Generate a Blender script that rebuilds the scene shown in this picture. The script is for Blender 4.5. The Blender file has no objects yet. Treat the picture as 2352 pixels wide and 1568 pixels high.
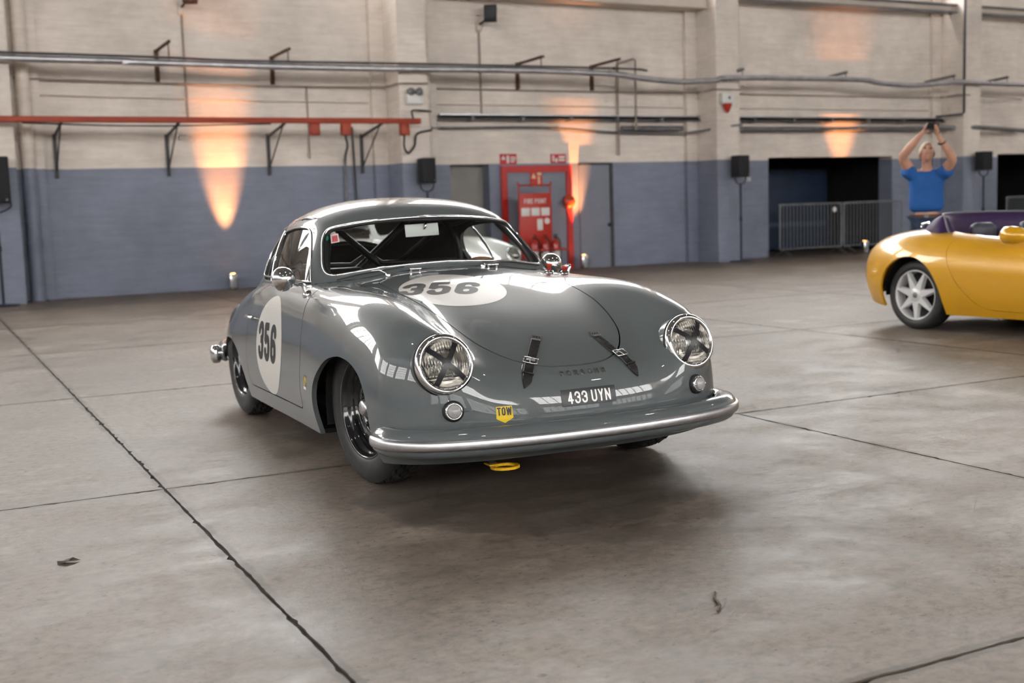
import bpy, bmesh, math, random
import numpy as np
from mathutils import Vector, Matrix
random.seed(7)
S = bpy.context.scene; COL = S.collection
# ------------------------------------------------------------------ camera (X along the back wall, Y towards it, Z up, metres)
CAM_H = 1.134
CAM_M = [[0.8916522525, 0.0786892633, -0.4458298559], [-0.4515652698, 0.0842658494, -0.8882500063], [-0.0323275072, 0.9933313981, 0.1106691728]]
cd = bpy.data.cameras.new('camera'); cam = bpy.data.objects.new('camera', cd); COL.objects.link(cam); S.camera = cam
cd.sensor_width = 36; cd.lens = 41.447; cd.clip_start = .05; cd.clip_end = 200
cam.matrix_world = Matrix([CAM_M[0]+[0], CAM_M[1]+[0], CAM_M[2]+[CAM_H], [0, 0, 0, 1]])
cd.dof.use_dof = True; cd.dof.focus_distance = 4.6; cd.dof.aperture_fstop = 2.8
CARX, CARY, CARA = 2.335941715781297, 4.6758698323987815, -1.5789360037896536
# ------------------------------------------------------------------ world, exposure
w = bpy.data.worlds.new('world'); S.world = w; w.use_nodes = True
w.node_tree.nodes['Background'].inputs[0].default_value = (.75, .82, .9, 1); w.node_tree.nodes['Background'].inputs[1].default_value = 1.0
S.view_settings.view_transform = 'Standard'; S.view_settings.look = 'None'; S.view_settings.gamma = 1; S.view_settings.use_curve_mapping = False
S.view_settings.exposure = 0.26
S.cycles.use_denoising = True; S.cycles.max_bounces = 6; S.cycles.diffuse_bounces = 3; S.cycles.glossy_bounces = 3; S.cycles.transmission_bounces = 4; S.cycles.transparent_max_bounces = 10; S.cycles.use_adaptive_sampling = True; S.cycles.adaptive_threshold = .13; S.cycles.adaptive_min_samples = 14; S.cycles.caustics_reflective = False; S.cycles.caustics_refractive = False
S.cycles.sample_clamp_indirect = 6.0
WINDOWS = 12.5      # daylight standing in the high windows
# ------------------------------------------------------------------ helpers
def new_obj(name, me, parent=None, mat=None):
    o = bpy.data.objects.new(name, me); COL.objects.link(o)
    if parent is not None: o.parent = parent
    if mat is not None and me is not None:
        for m in (mat if isinstance(mat, (list, tuple)) else [mat]): me.materials.append(m)
    return o

def tag(o, label=None, cat=None, group=None, kind=None):
    if label: o['label'] = label
    if cat: o['category'] = cat
    if group: o['group'] = group
    if kind: o['kind'] = kind
    return o

def empty(name, loc=(0, 0, 0), rz=0.0, parent=None):
    o = bpy.data.objects.new(name, None); COL.objects.link(o)
    o.location = loc; o.rotation_euler = (0, 0, rz); o.empty_display_size = .1
    if parent is not None: o.parent = parent
    return o

class MB:
    """collects polygons, built as ONE mesh"""
    def __init__(s): s.v = []; s.f = []; s.sm = []
    def add(s, vs, fs, smooth=False):
        b = len(s.v); s.v += [tuple(map(float, p)) for p in vs]
        for f in fs: s.f.append(tuple(b + i for i in f)); s.sm.append(smooth)
        return s
    def box(s, lo, hi, bev=0.0):
        x0, y0, z0 = lo; x1, y1, z1 = hi
        if bev <= 0:
            v = [(x, y, z) for z in (z0, z1) for y in (y0, y1) for x in (x0, x1)]
            return s.add(v, [(0, 2, 3, 1), (4, 5, 7, 6), (0, 1, 5, 4), (2, 6, 7, 3), (0, 4, 6, 2), (1, 3, 7, 5)])
        bm = bmesh.new(); bmesh.ops.create_cube(bm, size=1)
        for p in bm.verts: p.co = ((x0+x1)/2+p.co.x*(x1-x0), (y0+y1)/2+p.co.y*(y1-y0), (z0+z1)/2+p.co.z*(z1-z0))
        bmesh.ops.bevel(bm, geom=bm.edges[:], offset=bev, segments=2, profile=.5, affect='EDGES')
        bm.verts.index_update()
        s.add([p.co for p in bm.verts], [[q.index for q in f.verts] for f in bm.faces], True); bm.free()
        return s
    def tube(s, pts, r, n=8, closed=False, caps=True, flat=None):
        pts = np.array(pts, float); m = len(pts)
        rr = np.full(m, r) if np.isscalar(r) else np.array(r, float)
        t = np.zeros_like(pts)
        for i in range(m):
            a = pts[(i-1) % m] if (closed or i > 0) else pts[i]; b = pts[(i+1) % m] if (closed or i < m-1) else pts[i]
            t[i] = b-a; t[i] /= (np.linalg.norm(t[i])+1e-12)
        up = np.array([0, 0, 1.]) if abs(t[0][2]) < .9 else np.array([1., 0, 0])
        nn = np.cross(t[0], up); nn /= np.linalg.norm(nn); rings = []
        for i in range(m):
            nn = nn-t[i]*(nn@t[i]); nn /= (np.linalg.norm(nn)+1e-12); bb = np.cross(t[i], nn)
            ring = []
            for k in range(n):
                a = 2*math.pi*k/n; ca, sa = math.cos(a), math.sin(a)
                if flat: ring.append(pts[i]+rr[i]*(nn*ca+bb*sa*flat))
                else: ring.append(pts[i]+rr[i]*(nn*ca+bb*sa))
            rings.append(ring)
        v = [p for R in rings for p in R]; f = []
        for i in range(m if closed else m-1):
            j = (i+1) % m
            for k in range(n): f.append((i*n+k, i*n+(k+1) % n, j*n+(k+1) % n, j*n+k))
        s.add(v, f, True)
        if caps and not closed:
            s.add(rings[0], [tuple(range(n))[::-1]]); s.add(rings[-1], [tuple(range(n))])
        return s
    def lathe(s, prof, n=24, origin=(0, 0, 0), axis='z', ang=(0, 2*math.pi), smooth=True):
        """prof list of (radius, height along axis)"""
        full = abs(ang[1]-ang[0]-2*math.pi) < 1e-6
        cnt = n if full else n+1; v = []; o = np.array(origin, float)
        ax = {'x': ((0, 1, 0), (0, 0, 1), (1, 0, 0)), 'y': ((0, 0, 1), (1, 0, 0), (0, 1, 0)), 'z': ((1, 0, 0), (0, 1, 0), (0, 0, 1))}[axis] if isinstance(axis, str) else axis
        e1, e2, e3 = [np.array(q, float) for q in ax]
        for r, h in prof:
            for k in range(cnt):
                a = ang[0]+(ang[1]-ang[0])*k/n
                v.append(o+e1*r*math.cos(a)+e2*r*math.sin(a)+e3*h)
        f = []
        for i in range(len(prof)-1):
            for k in range(n):
                k2 = (k+1) % cnt
                f.append((i*cnt+k, i*cnt+k2, (i+1)*cnt+k2, (i+1)*cnt+k))
        return s.add(v, f, smooth)
    def prism(s, poly, fn0, fn1):
        """extrude 2d polygon between two maps (2d->3d)"""
        n = len(poly); v = [fn0(*p) for p in poly]+[fn1(*p) for p in poly]
        f = [tuple(range(n))[::-1], tuple(range(n, 2*n))]+[(i, (i+1) % n, n+(i+1) % n, n+i) for i in range(n)]
        return s.add(v, f)
    def build(s, name, mat=None, parent=None):
        me = bpy.data.meshes.new(name); me.from_pydata(s.v, [], s.f)
        if any(s.sm): me.polygons.foreach_set('use_smooth', s.sm)
        me.validate(); me.update()
        return new_obj(name, me, parent, mat)

def copy_tree(o, parent=None):
    c = o.copy(); COL.objects.link(c); c.parent = parent
    for ch in list(o.children): copy_tree(ch, c)
    return c

def smooth_closed(pts, n=8):
    """closed Catmull-Rom through 2d/3d points"""
    P = np.array(pts, float); m = len(P); out = []
    for i in range(m):
        a, b, c, d = P[(i-1) % m], P[i], P[(i+1) % m], P[(i+2) % m]
        for k in range(n):
            t = k/n
            out.append(.5*((2*b)+(c-a)*t+(2*a-5*b+4*c-d)*t*t+(3*b-a-3*c+d)*t**3))
    return np.array(out)

def smooth_open(pts, n=8):
    P = np.array(pts, float); P = np.vstack([2*P[0]-P[1], P, 2*P[-1]-P[-2]]); out = []
    for i in range(1, len(P)-2):
        a, b, c, d = P[i-1], P[i], P[i+1], P[i+2]
        for k in range(n):
            t = k/n
            out.append(.5*((2*b)+(c-a)*t+(2*a-5*b+4*c-d)*t*t+(3*b-a-3*c+d)*t**3))
    out.append(P[-2]); return np.array(out)

def round_poly(pts, r, n=6):
    """closed polygon with rounded corners (r scalar or per corner)"""
    P = np.array(pts, float); m = len(P); out = []
    for i in range(m):
        a, b, c = P[(i-1) % m], P[i], P[(i+1) % m]; rr = r if np.isscalar(r) else r[i]
        u = (a-b)/np.linalg.norm(a-b); w = (c-b)/np.linalg.norm(c-b)
        rr = min(rr, .49*np.linalg.norm(a-b), .49*np.linalg.norm(c-b))
        p, q = b+u*rr, b+w*rr
        for k in range(n+1):
            t = k/n; out.append((1-t)**2*p+2*t*(1-t)*b+t*t*q)
    return np.array(out)

def resample_closed(P, step):
    P = np.array(P, float); Q = np.vstack([P, P[:1]]); d = np.r_[0, np.cumsum(np.linalg.norm(np.diff(Q, axis=0), axis=1))]
    n = max(8, int(d[-1]/step)); t = np.linspace(0, d[-1], n, endpoint=False)
    return np.stack([np.interp(t, d, Q[:, k]) for k in range(P.shape[1])], 1)

def sdpoly(p, poly):
    """signed distance to closed polygon, positive inside"""
    p = np.asarray(p, float); a = np.asarray(poly, float); b = np.roll(a, -1, 0)
    out = np.empty(len(p))
    for s0 in range(0, len(p), 20000):
        q = p[s0:s0+20000, None, :]; e = (b-a)[None]; w = q-a[None]
        t = np.clip((w*e).sum(-1)/((e*e).sum(-1)+1e-18), 0, 1); d = w-e*t[..., None]
        dist = np.sqrt((d*d).sum(-1)).min(1)
        c1 = (a[None, :, 1] <= q[..., 1]); c2 = (b[None, :, 1] > q[..., 1]); cr = e[..., 0]*w[..., 1]-e[..., 1]*w[..., 0]
        wn = ((c1 & c2 & (cr > 0)).astype(int)-((~c1) & (~c2) & (cr < 0)).astype(int)).sum(1)
        out[s0:s0+20000] = np.where(wn != 0, dist, -dist)
    return out

# ------------------------------------------------------------------ spline surfaces for coachwork
def _ext(A, axis, mirror=False, crease=None):
    """add 2 ghosts each side along axis; mirror: first side reflected in y"""
    A = np.moveaxis(A, axis, 0)
    e1 = 2*A[-1]-A[-2]; e2 = 2*A[-1]-A[-3]
    if mirror:
        m = np.array([1, -1, 1.]); g1 = A[1]*m; g2 = A[2]*m
        if crease is not None:
            c = np.asarray(crease, float)[:, None]
            g1 = g1*(1-c)+c*(2*A[0]-A[1]); g2 = g2*(1-c)+c*(2*A[0]-A[2])
    else: g1 = 2*A[0]-A[1]; g2 = 2*A[0]-A[2]
    return np.moveaxis(np.concatenate([[g2], [g1], A, [e1], [e2]]), 0, axis)

def _quasi(E, axis):
    E = np.moveaxis(E, axis, 0)
    C = (-E[:-2]+8*E[1:-1]-E[2:])/6
    return np.moveaxis(C, 0, axis)

class Surf:
    """tensor-product cubic B-spline sheet through a control net, +y half, mirrored at y=0"""
    def __init__(s, net, crease=None, soft=1.0):
        net = np.array(net, float); s.M, s.N = net.shape[:2]
        E = _ext(net, 0); cr = None if crease is None else np.r_[crease[0], crease[0], crease, crease[-1], crease[-1]]
        C = _quasi(E, 0)
        cr2 = None if cr is None else cr[1:-1]
        C = _quasi(_ext(C, 1, True, cr2), 1); s.C = C      # (M+2, N+2, 3)
        g = np.stack(np.meshgrid(np.linspace(0, s.M-1, s.M*4), np.linspace(0, s.N-1, s.N*4), indexing='ij'), -1).reshape(-1, 2)
        s.guv = g; s.gP, du, dv = s.ev(g[:, 0], g[:, 1], True); n = np.cross(dv, du); s.gN = n/(np.linalg.norm(n, axis=1)[:, None]+1e-12)
    def ev(s, u, v, der=False):
        u = np.clip(u, 0, s.M-1-1e-9); v = np.clip(v, 0, s.N-1-1e-9)
        i = u.astype(int); j = v.astype(int); a = (u-i)[:, None]; b = (v-j)[:, None]
        B = lambda t: np.concatenate([(1-t)**3, 3*t**3-6*t*t+4, -3*t**3+3*t*t+3*t+1, t**3], 1)/6
        D = lambda t: np.concatenate([-(1-t)**2, 3*t*t-4*t, -3*t*t+2*t+1, t*t], 1)/2
        wu, wv = B(a), B(b)
        G = s.C[i[:, None, None]+np.arange(4)[None, :, None], j[:, None, None]+np.arange(4)[None, None, :]]
        P = np.einsum('na,nb,nabk->nk', wu, wv, G)
        if not der: return P
        return P, np.einsum('na,nb,nabk->nk', D(a), wv, G), np.einsum('na,nb,nabk->nk', wu, D(b), G)
    def normal(s, u, v):
        P, du, dv = s.ev(u, v, True); n = np.cross(dv, du); return P, n/(np.linalg.norm(n, axis=1)[:, None]+1e-12)
    def invert(s, idx, T, mask=None):
        """find sheet points whose coords idx equal T (y taken as |y|); returns P, n, residual"""
        T = np.asarray(T, float).copy(); sg = np.ones(len(T))
        if 1 in idx: k = idx.index(1); sg = np.where(T[:, k] < 0, -1., 1.); T[:, k] = abs(T[:, k])
        sel = np.arange(len(s.gP)) if mask is None else np.nonzero(mask(s.gP, s.gN))[0]
        gp = s.gP[sel][:, list(idx)]; uv = np.empty((len(T), 2))
        for k in range(0, len(T), 4000):
            d = ((T[k:k+4000, None, :]-gp[None])**2).sum(-1); uv[k:k+4000] = s.guv[sel[d.argmin(1)]]
        for it in range(14):
            P, du, dv = s.ev(uv[:, 0], uv[:, 1], True)
            r = P[:, list(idx)]-T; a, b = du[:, idx[0]], dv[:, idx[0]]; c, d = du[:, idx[1]], dv[:, idx[1]]
            det = a*d-b*c; det = np.where(abs(det) < 1e-9, 1e-9, det)
            st = np.stack([(d*r[:, 0]-b*r[:, 1])/det, (-c*r[:, 0]+a*r[:, 1])/det], 1)
            uv -= np.clip(st, -.6, .6); uv[:, 0] = np.clip(uv[:, 0], 0, s.M-1); uv[:, 1] = np.clip(uv[:, 1], 0, s.N-1)
        P, n = s.normal(uv[:, 0], uv[:, 1]); res = np.abs(P[:, list(idx)]-T).max(1)
        P = P.copy(); n = n.copy(); P[:, 1] *= sg; n[:, 1] *= sg
        return P, n, res
    def sheet(s, nu, nv, ulim=None, vlim=None):
        u = np.linspace(*(ulim or (0, s.M-1)), nu); v = np.linspace(*(vlim or (0, s.N-1)), nv)
        U, V = np.meshgrid(u, v, indexing='ij'); P, n = s.normal(U.ravel(), V.ravel())
        k = np.arange(nu*nv).reshape(nu, nv)
        F = np.stack([k[:-1, :-1], k[:-1, 1:], k[1:, 1:], k[1:, :-1]], -1).reshape(-1, 4)
        return Sheet(P, n, F, None, np.stack([U.ravel(), V.ravel()], 1))

class Sheet:
    """polygon sheet with exact normals and its spline parameters; can be trimmed along any curve"""
    def __init__(s, P, n, F, rim=None, uv=None):
        s.P, s.n, s.F = P, n, (F if isinstance(F, list) else [tuple(q) for q in F.tolist()]); s.rim = rim or []; s.uv = uv
    def mirror(s):
        m = np.array([1, -1, 1.]); return Sheet(s.P*m, s.n*m, [q[::-1] for q in s.F], [(b, a) for a, b in s.rim], s.uv)
    def both(s): return s.join(s.mirror())
    def join(s, o):
        k = len(s.P); return Sheet(np.vstack([s.P, o.P]), np.vstack([s.n, o.n]), s.F+[tuple(i+k for i in q) for q in o.F], s.rim+[(a+k, b+k) for a, b in o.rim], np.vstack([s.uv, o.uv]))
    def clip(s, fn, rim=True):
        """keep fn(sheet)>=0"""
        f = np.asarray(fn(s))
        f = np.where(np.abs(f) < 1e-7, 1e-7, f); ok = f >= 0
        P = list(s.P); n = list(s.n); T = list(s.uv); F = []; cache = {}; R = [e for e in s.rim if ok[e[0]] and ok[e[1]]]
        def cut(i, j):
            key = (min(i, j), max(i, j))
            if key not in cache:
                t = f[i]/(f[i]-f[j]); P.append(s.P[i]+(s.P[j]-s.P[i])*t); q = s.n[i]+(s.n[j]-s.n[i])*t
                n.append(q/(np.linalg.norm(q)+1e-12)); T.append(s.uv[i]+(s.uv[j]-s.uv[i])*t); cache[key] = len(P)-1
            return cache[key]
        for q in s.F:
            c = [ok[i] for i in q]
            if all(c): F.append(q); continue
            if not any(c): continue
            out = []; m = len(q); nw = []
            for k in range(m):
                i, j = q[k], q[(k+1) % m]
                if ok[i]: out.append(i)
                if ok[i] != ok[j]:
                    w = cut(i, j); out.append(w); nw.append((w, ok[i]))
            if len(out) >= 3: F.append(tuple(out))
            if rim and len(nw) == 2:
                a = [w for w, o in nw if o][0]; b = [w for w, o in nw if not o][0]; R.append((a, b))
        return Sheet(np.array(P), np.array(n), F, R, np.array(T))._compact()
    def _compact(s):
        used = np.zeros(len(s.P), bool)
        for q in s.F:
            for i in q: used[i] = True
        mp = np.cumsum(used)-1
        return Sheet(s.P[used], s.n[used], [tuple(int(mp[i]) for i in q) for q in s.F], [(int(mp[a]), int(mp[b])) for a, b in s.rim if used[a] and used[b]], s.uv[used])
    def offset(s, d): return Sheet(s.P+s.n*d, s.n, s.F, s.rim, s.uv)
    def renormal(s):
        """vertex normals recomputed from the polygons (after the points were moved)"""
        n = np.zeros_like(s.P)
        for q in s.F:
            p = s.P[list(q)]; w = np.cross(p[2]-p[0], p[(3 if len(q) > 3 else 1)]-p[1]) if len(q) > 3 else np.cross(p[1]-p[0], p[2]-p[0])
            for i in q: n[i] += w
        L = np.linalg.norm(n, axis=1)[:, None]; n = np.where(L > 1e-12, n/(L+1e-12), s.n)
        n = np.where(((n*s.n).sum(1) < 0)[:, None], -n, n)
        return Sheet(s.P, n, s.F, s.rim, s.uv)
    def build(s, name, mat, parent=None, lip=0.0, lipdir=None):
        P, n, F = s.P, s.n, list(s.F); sh = []
        if lip > 0 and s.rim:
            V = []; NN = []; b = len(P)
            for a, c in s.rim:
                pa, pc = P[a], P[c]; da = -n[a] if lipdir is None else np.asarray(lipdir(pa), float); dc = -n[c] if lipdir is None else np.asarray(lipdir(pc), float)
                e = pc-pa; w = np.cross(e, da); L = np.linalg.norm(w); w = w/L if L > 1e-12 else n[a]
                k = b+len(V); V += [pa, pc, pc+dc*lip, pa+da*lip]; NN += [w]*4; F.append((k, k+3, k+2, k+1))
            P = np.vstack([P, V]); n = np.vstack([n, -np.array(NN)])
        me = bpy.data.meshes.new(name); me.from_pydata(P.tolist(), [], F)
        me.polygons.foreach_set('use_smooth', [True]*len(me.polygons))
        me.update()
        me.normals_split_custom_set_from_vertices(n.tolist())
        return new_obj(name, me, parent, mat)
# ------------------------------------------------------------------ materials (all procedural)
def _new(name):
    m = bpy.data.materials.new(name); m.use_nodes = True
    return m, m.node_tree, m.node_tree.nodes['Principled BSDF']

def mat(name, col, rough=.5, metal=0., coat=0., var=0., scale=8., bump=0., spec=.5, alpha=1., trans=0., emis=None, es=0., ior=1.45, rvar=0.):
    m, nt, b = _new(name); L = nt.links
    b.inputs['Base Color'].default_value = (*col, 1); b.inputs['Roughness'].default_value = rough
    b.inputs['Metallic'].default_value = metal; b.inputs['Coat Weight'].default_value = coat; b.inputs['Coat Roughness'].default_value = .02
    b.inputs['Specular IOR Level'].default_value = spec; b.inputs['Transmission Weight'].default_value = trans; b.inputs['IOR'].default_value = ior
    b.inputs['Alpha'].default_value = alpha
    if emis: b.inputs['Emission Color'].default_value = (*emis, 1); b.inputs['Emission Strength'].default_value = es
    if var or bump or rvar:
        tc = nt.nodes.new('ShaderNodeTexCoord'); nz = nt.nodes.new('ShaderNodeTexNoise'); nz.inputs['Scale'].default_value = scale; nz.inputs['Detail'].default_value = 2
        L.new(tc.outputs['Object'], nz.inputs['Vector'])
        if var:
            mr = nt.nodes.new('ShaderNodeMapRange'); mr.inputs[1].default_value = .3; mr.inputs[2].default_value = .7; mr.inputs[3].default_value = 1-var; mr.inputs[4].default_value = 1+var
            L.new(nz.outputs['Fac'], mr.inputs[0])
            mx = nt.nodes.new('ShaderNodeVectorMath'); mx.operation = 'SCALE'; mx.inputs[0].default_value = col; L.new(mr.outputs[0], mx.inputs['Scale']); L.new(mx.outputs[0], b.inputs['Base Color'])
        if rvar:
            mr2 = nt.nodes.new('ShaderNodeMapRange'); mr2.inputs[1].default_value = .3; mr2.inputs[2].default_value = .7; mr2.inputs[3].default_value = max(0, rough-rvar); mr2.inputs[4].default_value = rough+rvar
            L.new(nz.outputs['Fac'], mr2.inputs[0]); L.new(mr2.outputs[0], b.inputs['Roughness'])
        if bump:
            bp = nt.nodes.new('ShaderNodeBump'); bp.inputs['Strength'].default_value = bump; bp.inputs['Distance'].default_value = .01; L.new(nz.outputs['Fac'], bp.inputs['Height']); L.new(bp.outputs[0], b.inputs['Normal'])
    return m

def glass_mat(name, tint=(.9, .93, .92), rough=0., refl=1.0):
    """thin window glass: clear film with a Fresnel sheen on both faces"""
    m, nt, b = _new(name); nt.nodes.remove(b); L = nt.links; out = nt.nodes['Material Output']
    tr = nt.nodes.new('ShaderNodeBsdfTransparent'); tr.inputs[0].default_value = (*tint, 1)
    gl = nt.nodes.new('ShaderNodeBsdfGlossy'); gl.inputs['Roughness'].default_value = rough
    lw = nt.nodes.new('ShaderNodeLayerWeight'); lw.inputs[0].default_value = .5
    pw = nt.nodes.new('ShaderNodeMath'); pw.operation = 'POWER'; pw.inputs[1].default_value = 5.; L.new(lw.outputs['Facing'], pw.inputs[0])
    mu = nt.nodes.new('ShaderNodeMath'); mu.operation = 'MULTIPLY_ADD'; mu.inputs[1].default_value = .9*refl; mu.inputs[2].default_value = .07*refl; mu.use_clamp = True; L.new(pw.outputs[0], mu.inputs[0])
    mx = nt.nodes.new('ShaderNodeMixShader'); L.new(mu.outputs[0], mx.inputs[0]); L.new(tr.outputs[0], mx.inputs[1]); L.new(gl.outputs[0], mx.inputs[2]); L.new(mx.outputs[0], out.inputs[0])
    return m

def refract_mat(name, ior=1.25, col=(.95, .95, .94)):
    m, nt, b = _new(name); nt.nodes.remove(b); g = nt.nodes.new('ShaderNodeBsdfGlass'); g.inputs['IOR'].default_value = ior; g.inputs['Roughness'].default_value = .02; g.inputs['Color'].default_value = (*col, 1)
    nt.links.new(g.outputs[0], nt.nodes['Material Output'].inputs[0]); return m

M_PAINT = mat('silver_grey_paint', (.104, .117, .121), .35, .0, 1.0, .02, 3., 0, .12)
M_CHROME = mat('chrome', (.82, .82, .83), .05, 1., var=.03, scale=30)
M_ALU = mat('polished_aluminium', (.56, .56, .58), .36, 1., var=.06, scale=25)
M_BLACK = mat('black_rubber', (.012, .012, .013), .55, var=.15, scale=40)
M_TYRE = mat('tyre_rubber', (.022, .022, .023), .5, var=.2, scale=25, bump=.1)
M_TREAD = mat('tread_rubber', (.018, .018, .018), .75, var=.25, scale=60, bump=.3)
M_RIM = mat('black_gloss_enamel', (.012, .012, .014), .12, 0, .6, .1, 10)
M_LEATHER = mat('black_leather', (.012, .011, .011), .38, var=.2, scale=60, bump=.25)
M_INTERIOR = mat('dark_interior_trim', (.014, .013, .013), .7, var=.2, scale=20)
M_CAGE = mat('black_painted_tube', (.012, .012, .014), .3, var=.1, scale=10)
M_ROUNDEL = mat('white_vinyl', (.62, .60, .56), .30, 0, .15, .02, 5)
M_NUM = mat('black_vinyl', (.018, .018, .018), .42, 0, .0, .05, 5)
M_GLASS = glass_mat('window_glass')
M_WHITE = mat('white_plastic', (.7, .7, .68), .35, var=.02)
M_DARK = mat('underbody_black', (.006, .006, .006), .8, var=.2)

# ------------------------------------------------------------------ lettering: signed distance strokes
def _arc(cx, cy, rx, ry, a0, a1, n=14):
    return [(cx+rx*math.cos(math.radians(a0+(a1-a0)*k/n)), cy+ry*math.sin(math.radians(a0+(a1-a0)*k/n))) for k in range(n+1)]
def glyphs(w, t):
    """centre-line strokes for glyph width w, height 1, stroke t"""
    h = t/2; L, R, B, T = h, w-h, h, 1-h; cx = w/2; rx = (R-L)/2; m = .53
    ry1 = (T-m)/2; ry2 = (m-B)/2; k = min(rx, .26)
    bowl_u = _arc(cx, T-k, rx, k, 170, 90)+_arc(cx, T-k, rx, k, 90, 0)+[(R, m+.10)]
    G = {}
    G['3'] = [[(L, .71), (L, T-k)]+_arc(cx, T-k, rx, k, 180, 0)+[(R, m+.09), (R-.06*w, m+.02), (cx*.85, m)], [(cx*.85, m), (R-.06*w, m-.02), (R, m-.09), (R, B+k)]+_arc(cx, B+k, rx, k, 0, -180)+[(L, .30)]]
    G['5'] = [[(R, T), (L, T), (L, .50)], [(L, .50), (L+.04, .53)]+_arc(cx, .60-k, rx, k, 130, 0)+[(R, B+k)]+_arc(cx, B+k, rx, k, 0, -180)+[(L, .30)]]
    G['6'] = [[(R, .73), (R, T-k)]+_arc(cx, T-k, rx, k, 0, 180)+[(L, B+k)]+_arc(cx, B+k, rx, k, 180, 360)+[(R, .52-k)]+_arc(cx, .52-k, rx, k, 0, 180)]
    G['4'] = [[(R-.22*w, 0), (R-.22*w, 1)], [(R-.22*w, T), (L, .30), (w, .30)]]
    G['1'] = [[(cx, 0), (cx, 1)]]
    G['0'] = [[(L, B+k), (L, T-k)]+_arc(cx, T-k, rx, k, 180, 0)+[(R, B+k)]+_arc(cx, B+k, rx, k, 0, -180)]
    G['O'] = G['0']
    G['U'] = [[(L, 1), (L, B+k)]+_arc(cx, B+k, rx, k, 180, 360)+[(R, 1)]]
    G['Y'] = [[(L, 1), (cx, .46), (cx, 0)], [(R, 1), (cx, .46)]]
    G['N'] = [[(L, 0), (L, 1)], [(R, 0), (R, 1)], [(L, T), (R, B)]]
    G['T'] = [[(0, T), (w, T)], [(cx, 1), (cx, 0)]]
    G['W'] = [[(L, 1), (L+.16*w, B*.6), (cx, .85), (R-.16*w, B*.6), (R, 1)]]
    G['P'] = [[(L, 0), (L, 1)], [(L, T), (R-k*.6, T)]+_arc(R-k*.6, (T+m)/2, k*.6, (T-m)/2, 90, -90)+[(L, m)]]
    G['R'] = G['P']+[[(cx*.9, m), (R, 0)]]
    G['S'] = [[(R, .74), (R, T-k)]+_arc(cx, T-k, rx, k, 0, 180)+[(L, .62), (R, .40), (R, B+k)]+_arc(cx, B+k, rx, k, 0, -180)+[(L, .27)]]
    G['C'] = [[(R, .72), (R, T-k)]+_arc(cx, T-k, rx, k, 0, 180)+[(L, B+k)]+_arc(cx, B+k, rx, k, 180, 360)+[(R, .28)]]
    G['H'] = [[(L, 0), (L, 1)], [(R, 0), (R, 1)], [(L, .5), (R, .5)]]
    G['E'] = [[(w, T), (L, T), (L, B), (w, B)], [(L, .5), (w*.9, .5)]]
    G['F'] = [[(w, T), (L, T), (L, 0)], [(L, .5), (w*.9, .5)]]
    G['I'] = [[(cx, 0), (cx, 1)]]
    return G
def text_sdf(p, txt, w=.5, t=.2, gap=.12, space=.3):
    """p in text units (cap height 1, origin lower left); returns sdf>0 inside and total width"""
    G = glyphs(w, t); x = 0.; d = np.full(len(p), -9.); h = t/2
    for ch in txt:
        if ch == ' ': x += space; continue
        gw = t if ch in 'I1' else w*1.45 if ch == 'W' else w
        GG = glyphs(gw, t) if ch == 'W' else G
        for st in (GG[ch] if ch not in 'I1' else [[(h, 0), (h, 1)]]):
            st = np.array(st, float); st[:, 0] += x; n = len(st)-1
            for i in range(n):
                a, b = st[i], st[i+1]; e = b-a; L = np.linalg.norm(e)
                if L < 1e-6: continue
                e = e/L; q = p-a; al = q@e; ac = q@np.array([-e[1], e[0]])
                d = np.maximum(d, np.minimum(h-abs(ac), np.minimum(al, L-al)))
                if i > 0: d = np.maximum(d, h-np.linalg.norm(q, axis=1))
        x += gw+gap
    return d, x-gap

def text_width(txt, w=.5, t=.2, gap=.12, space=.3):
    return text_sdf(np.zeros((1, 2)), txt, w, t, gap, space)[1]

def flat_grid(x0, x1, z0, z1, n, m):
    U, V = np.meshgrid(np.linspace(x0, x1, n), np.linspace(z0, z1, m), indexing='ij')
    k = np.arange(n*m).reshape(n, m); F = np.stack([k[:-1, :-1], k[1:, :-1], k[1:, 1:], k[:-1, 1:]], -1).reshape(-1, 4)
    return np.stack([U.ravel(), V.ravel()], 1), F

def lettering(name, txt, place, height, matl, parent, w=.5, t=.2, gap=.12, space=.3, shear=0., res=26, thick=0.0):
    """place(xy array metres, text centred at 0) -> (points, normals); builds trimmed mesh lettering"""
    tw = text_width(txt, w, t, gap, space)
    g, F = flat_grid(-.05, tw+.05, -.05, 1.05, max(12, int(res*(tw+.1))), int(res*1.1))
    def mp(uv):
        q = (uv-np.array([tw/2, .5]))*height; q = np.stack([q[:, 0]+shear*q[:, 1], q[:, 1]], 1)
        return place(q)
    P, n = mp(g)
    sh = Sheet(P, n, F, None, g).clip(lambda s: text_sdf(s.uv, txt, w, t, gap, space)[0], rim=thick > 0)
    if thick > 0: sh = sh.offset(thick)
    return sh.build(name, matl, parent, lip=thick)

def plane_place(origin, ex, ez, nrm):
    o, ex, ez, nrm = [np.array(q, float) for q in (origin, ex, ez, nrm)]
    return lambda q: (o+q[:, :1]*ex+q[:, 1:]*ez, np.tile(nrm, (len(q), 1)))
M_LENS = refract_mat('fluted_headlight_glass', 1.42)
M_FROST = mat('frosted_lens', (.33, .32, .32), .25, 0, .5, .05, 20)
M_TAPE = mat('black_tape', (.01, .01, .012), .28, var=.1)
M_PLATE = mat('plate_black', (.012, .012, .016), .3, var=.05)
M_SILVERTXT = mat('plate_silver', (.62, .62, .60), .35, .2, var=.03)
M_YELLOW = mat('yellow_vinyl', (.72, .50, .012), .35, var=.03)
M_YELLOWP = mat('yellow_enamel', (.75, .42, .01), .35, var=.15, scale=60)
M_REDP = mat('red_plastic', (.45, .035, .02), .3, var=.05)
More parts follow.
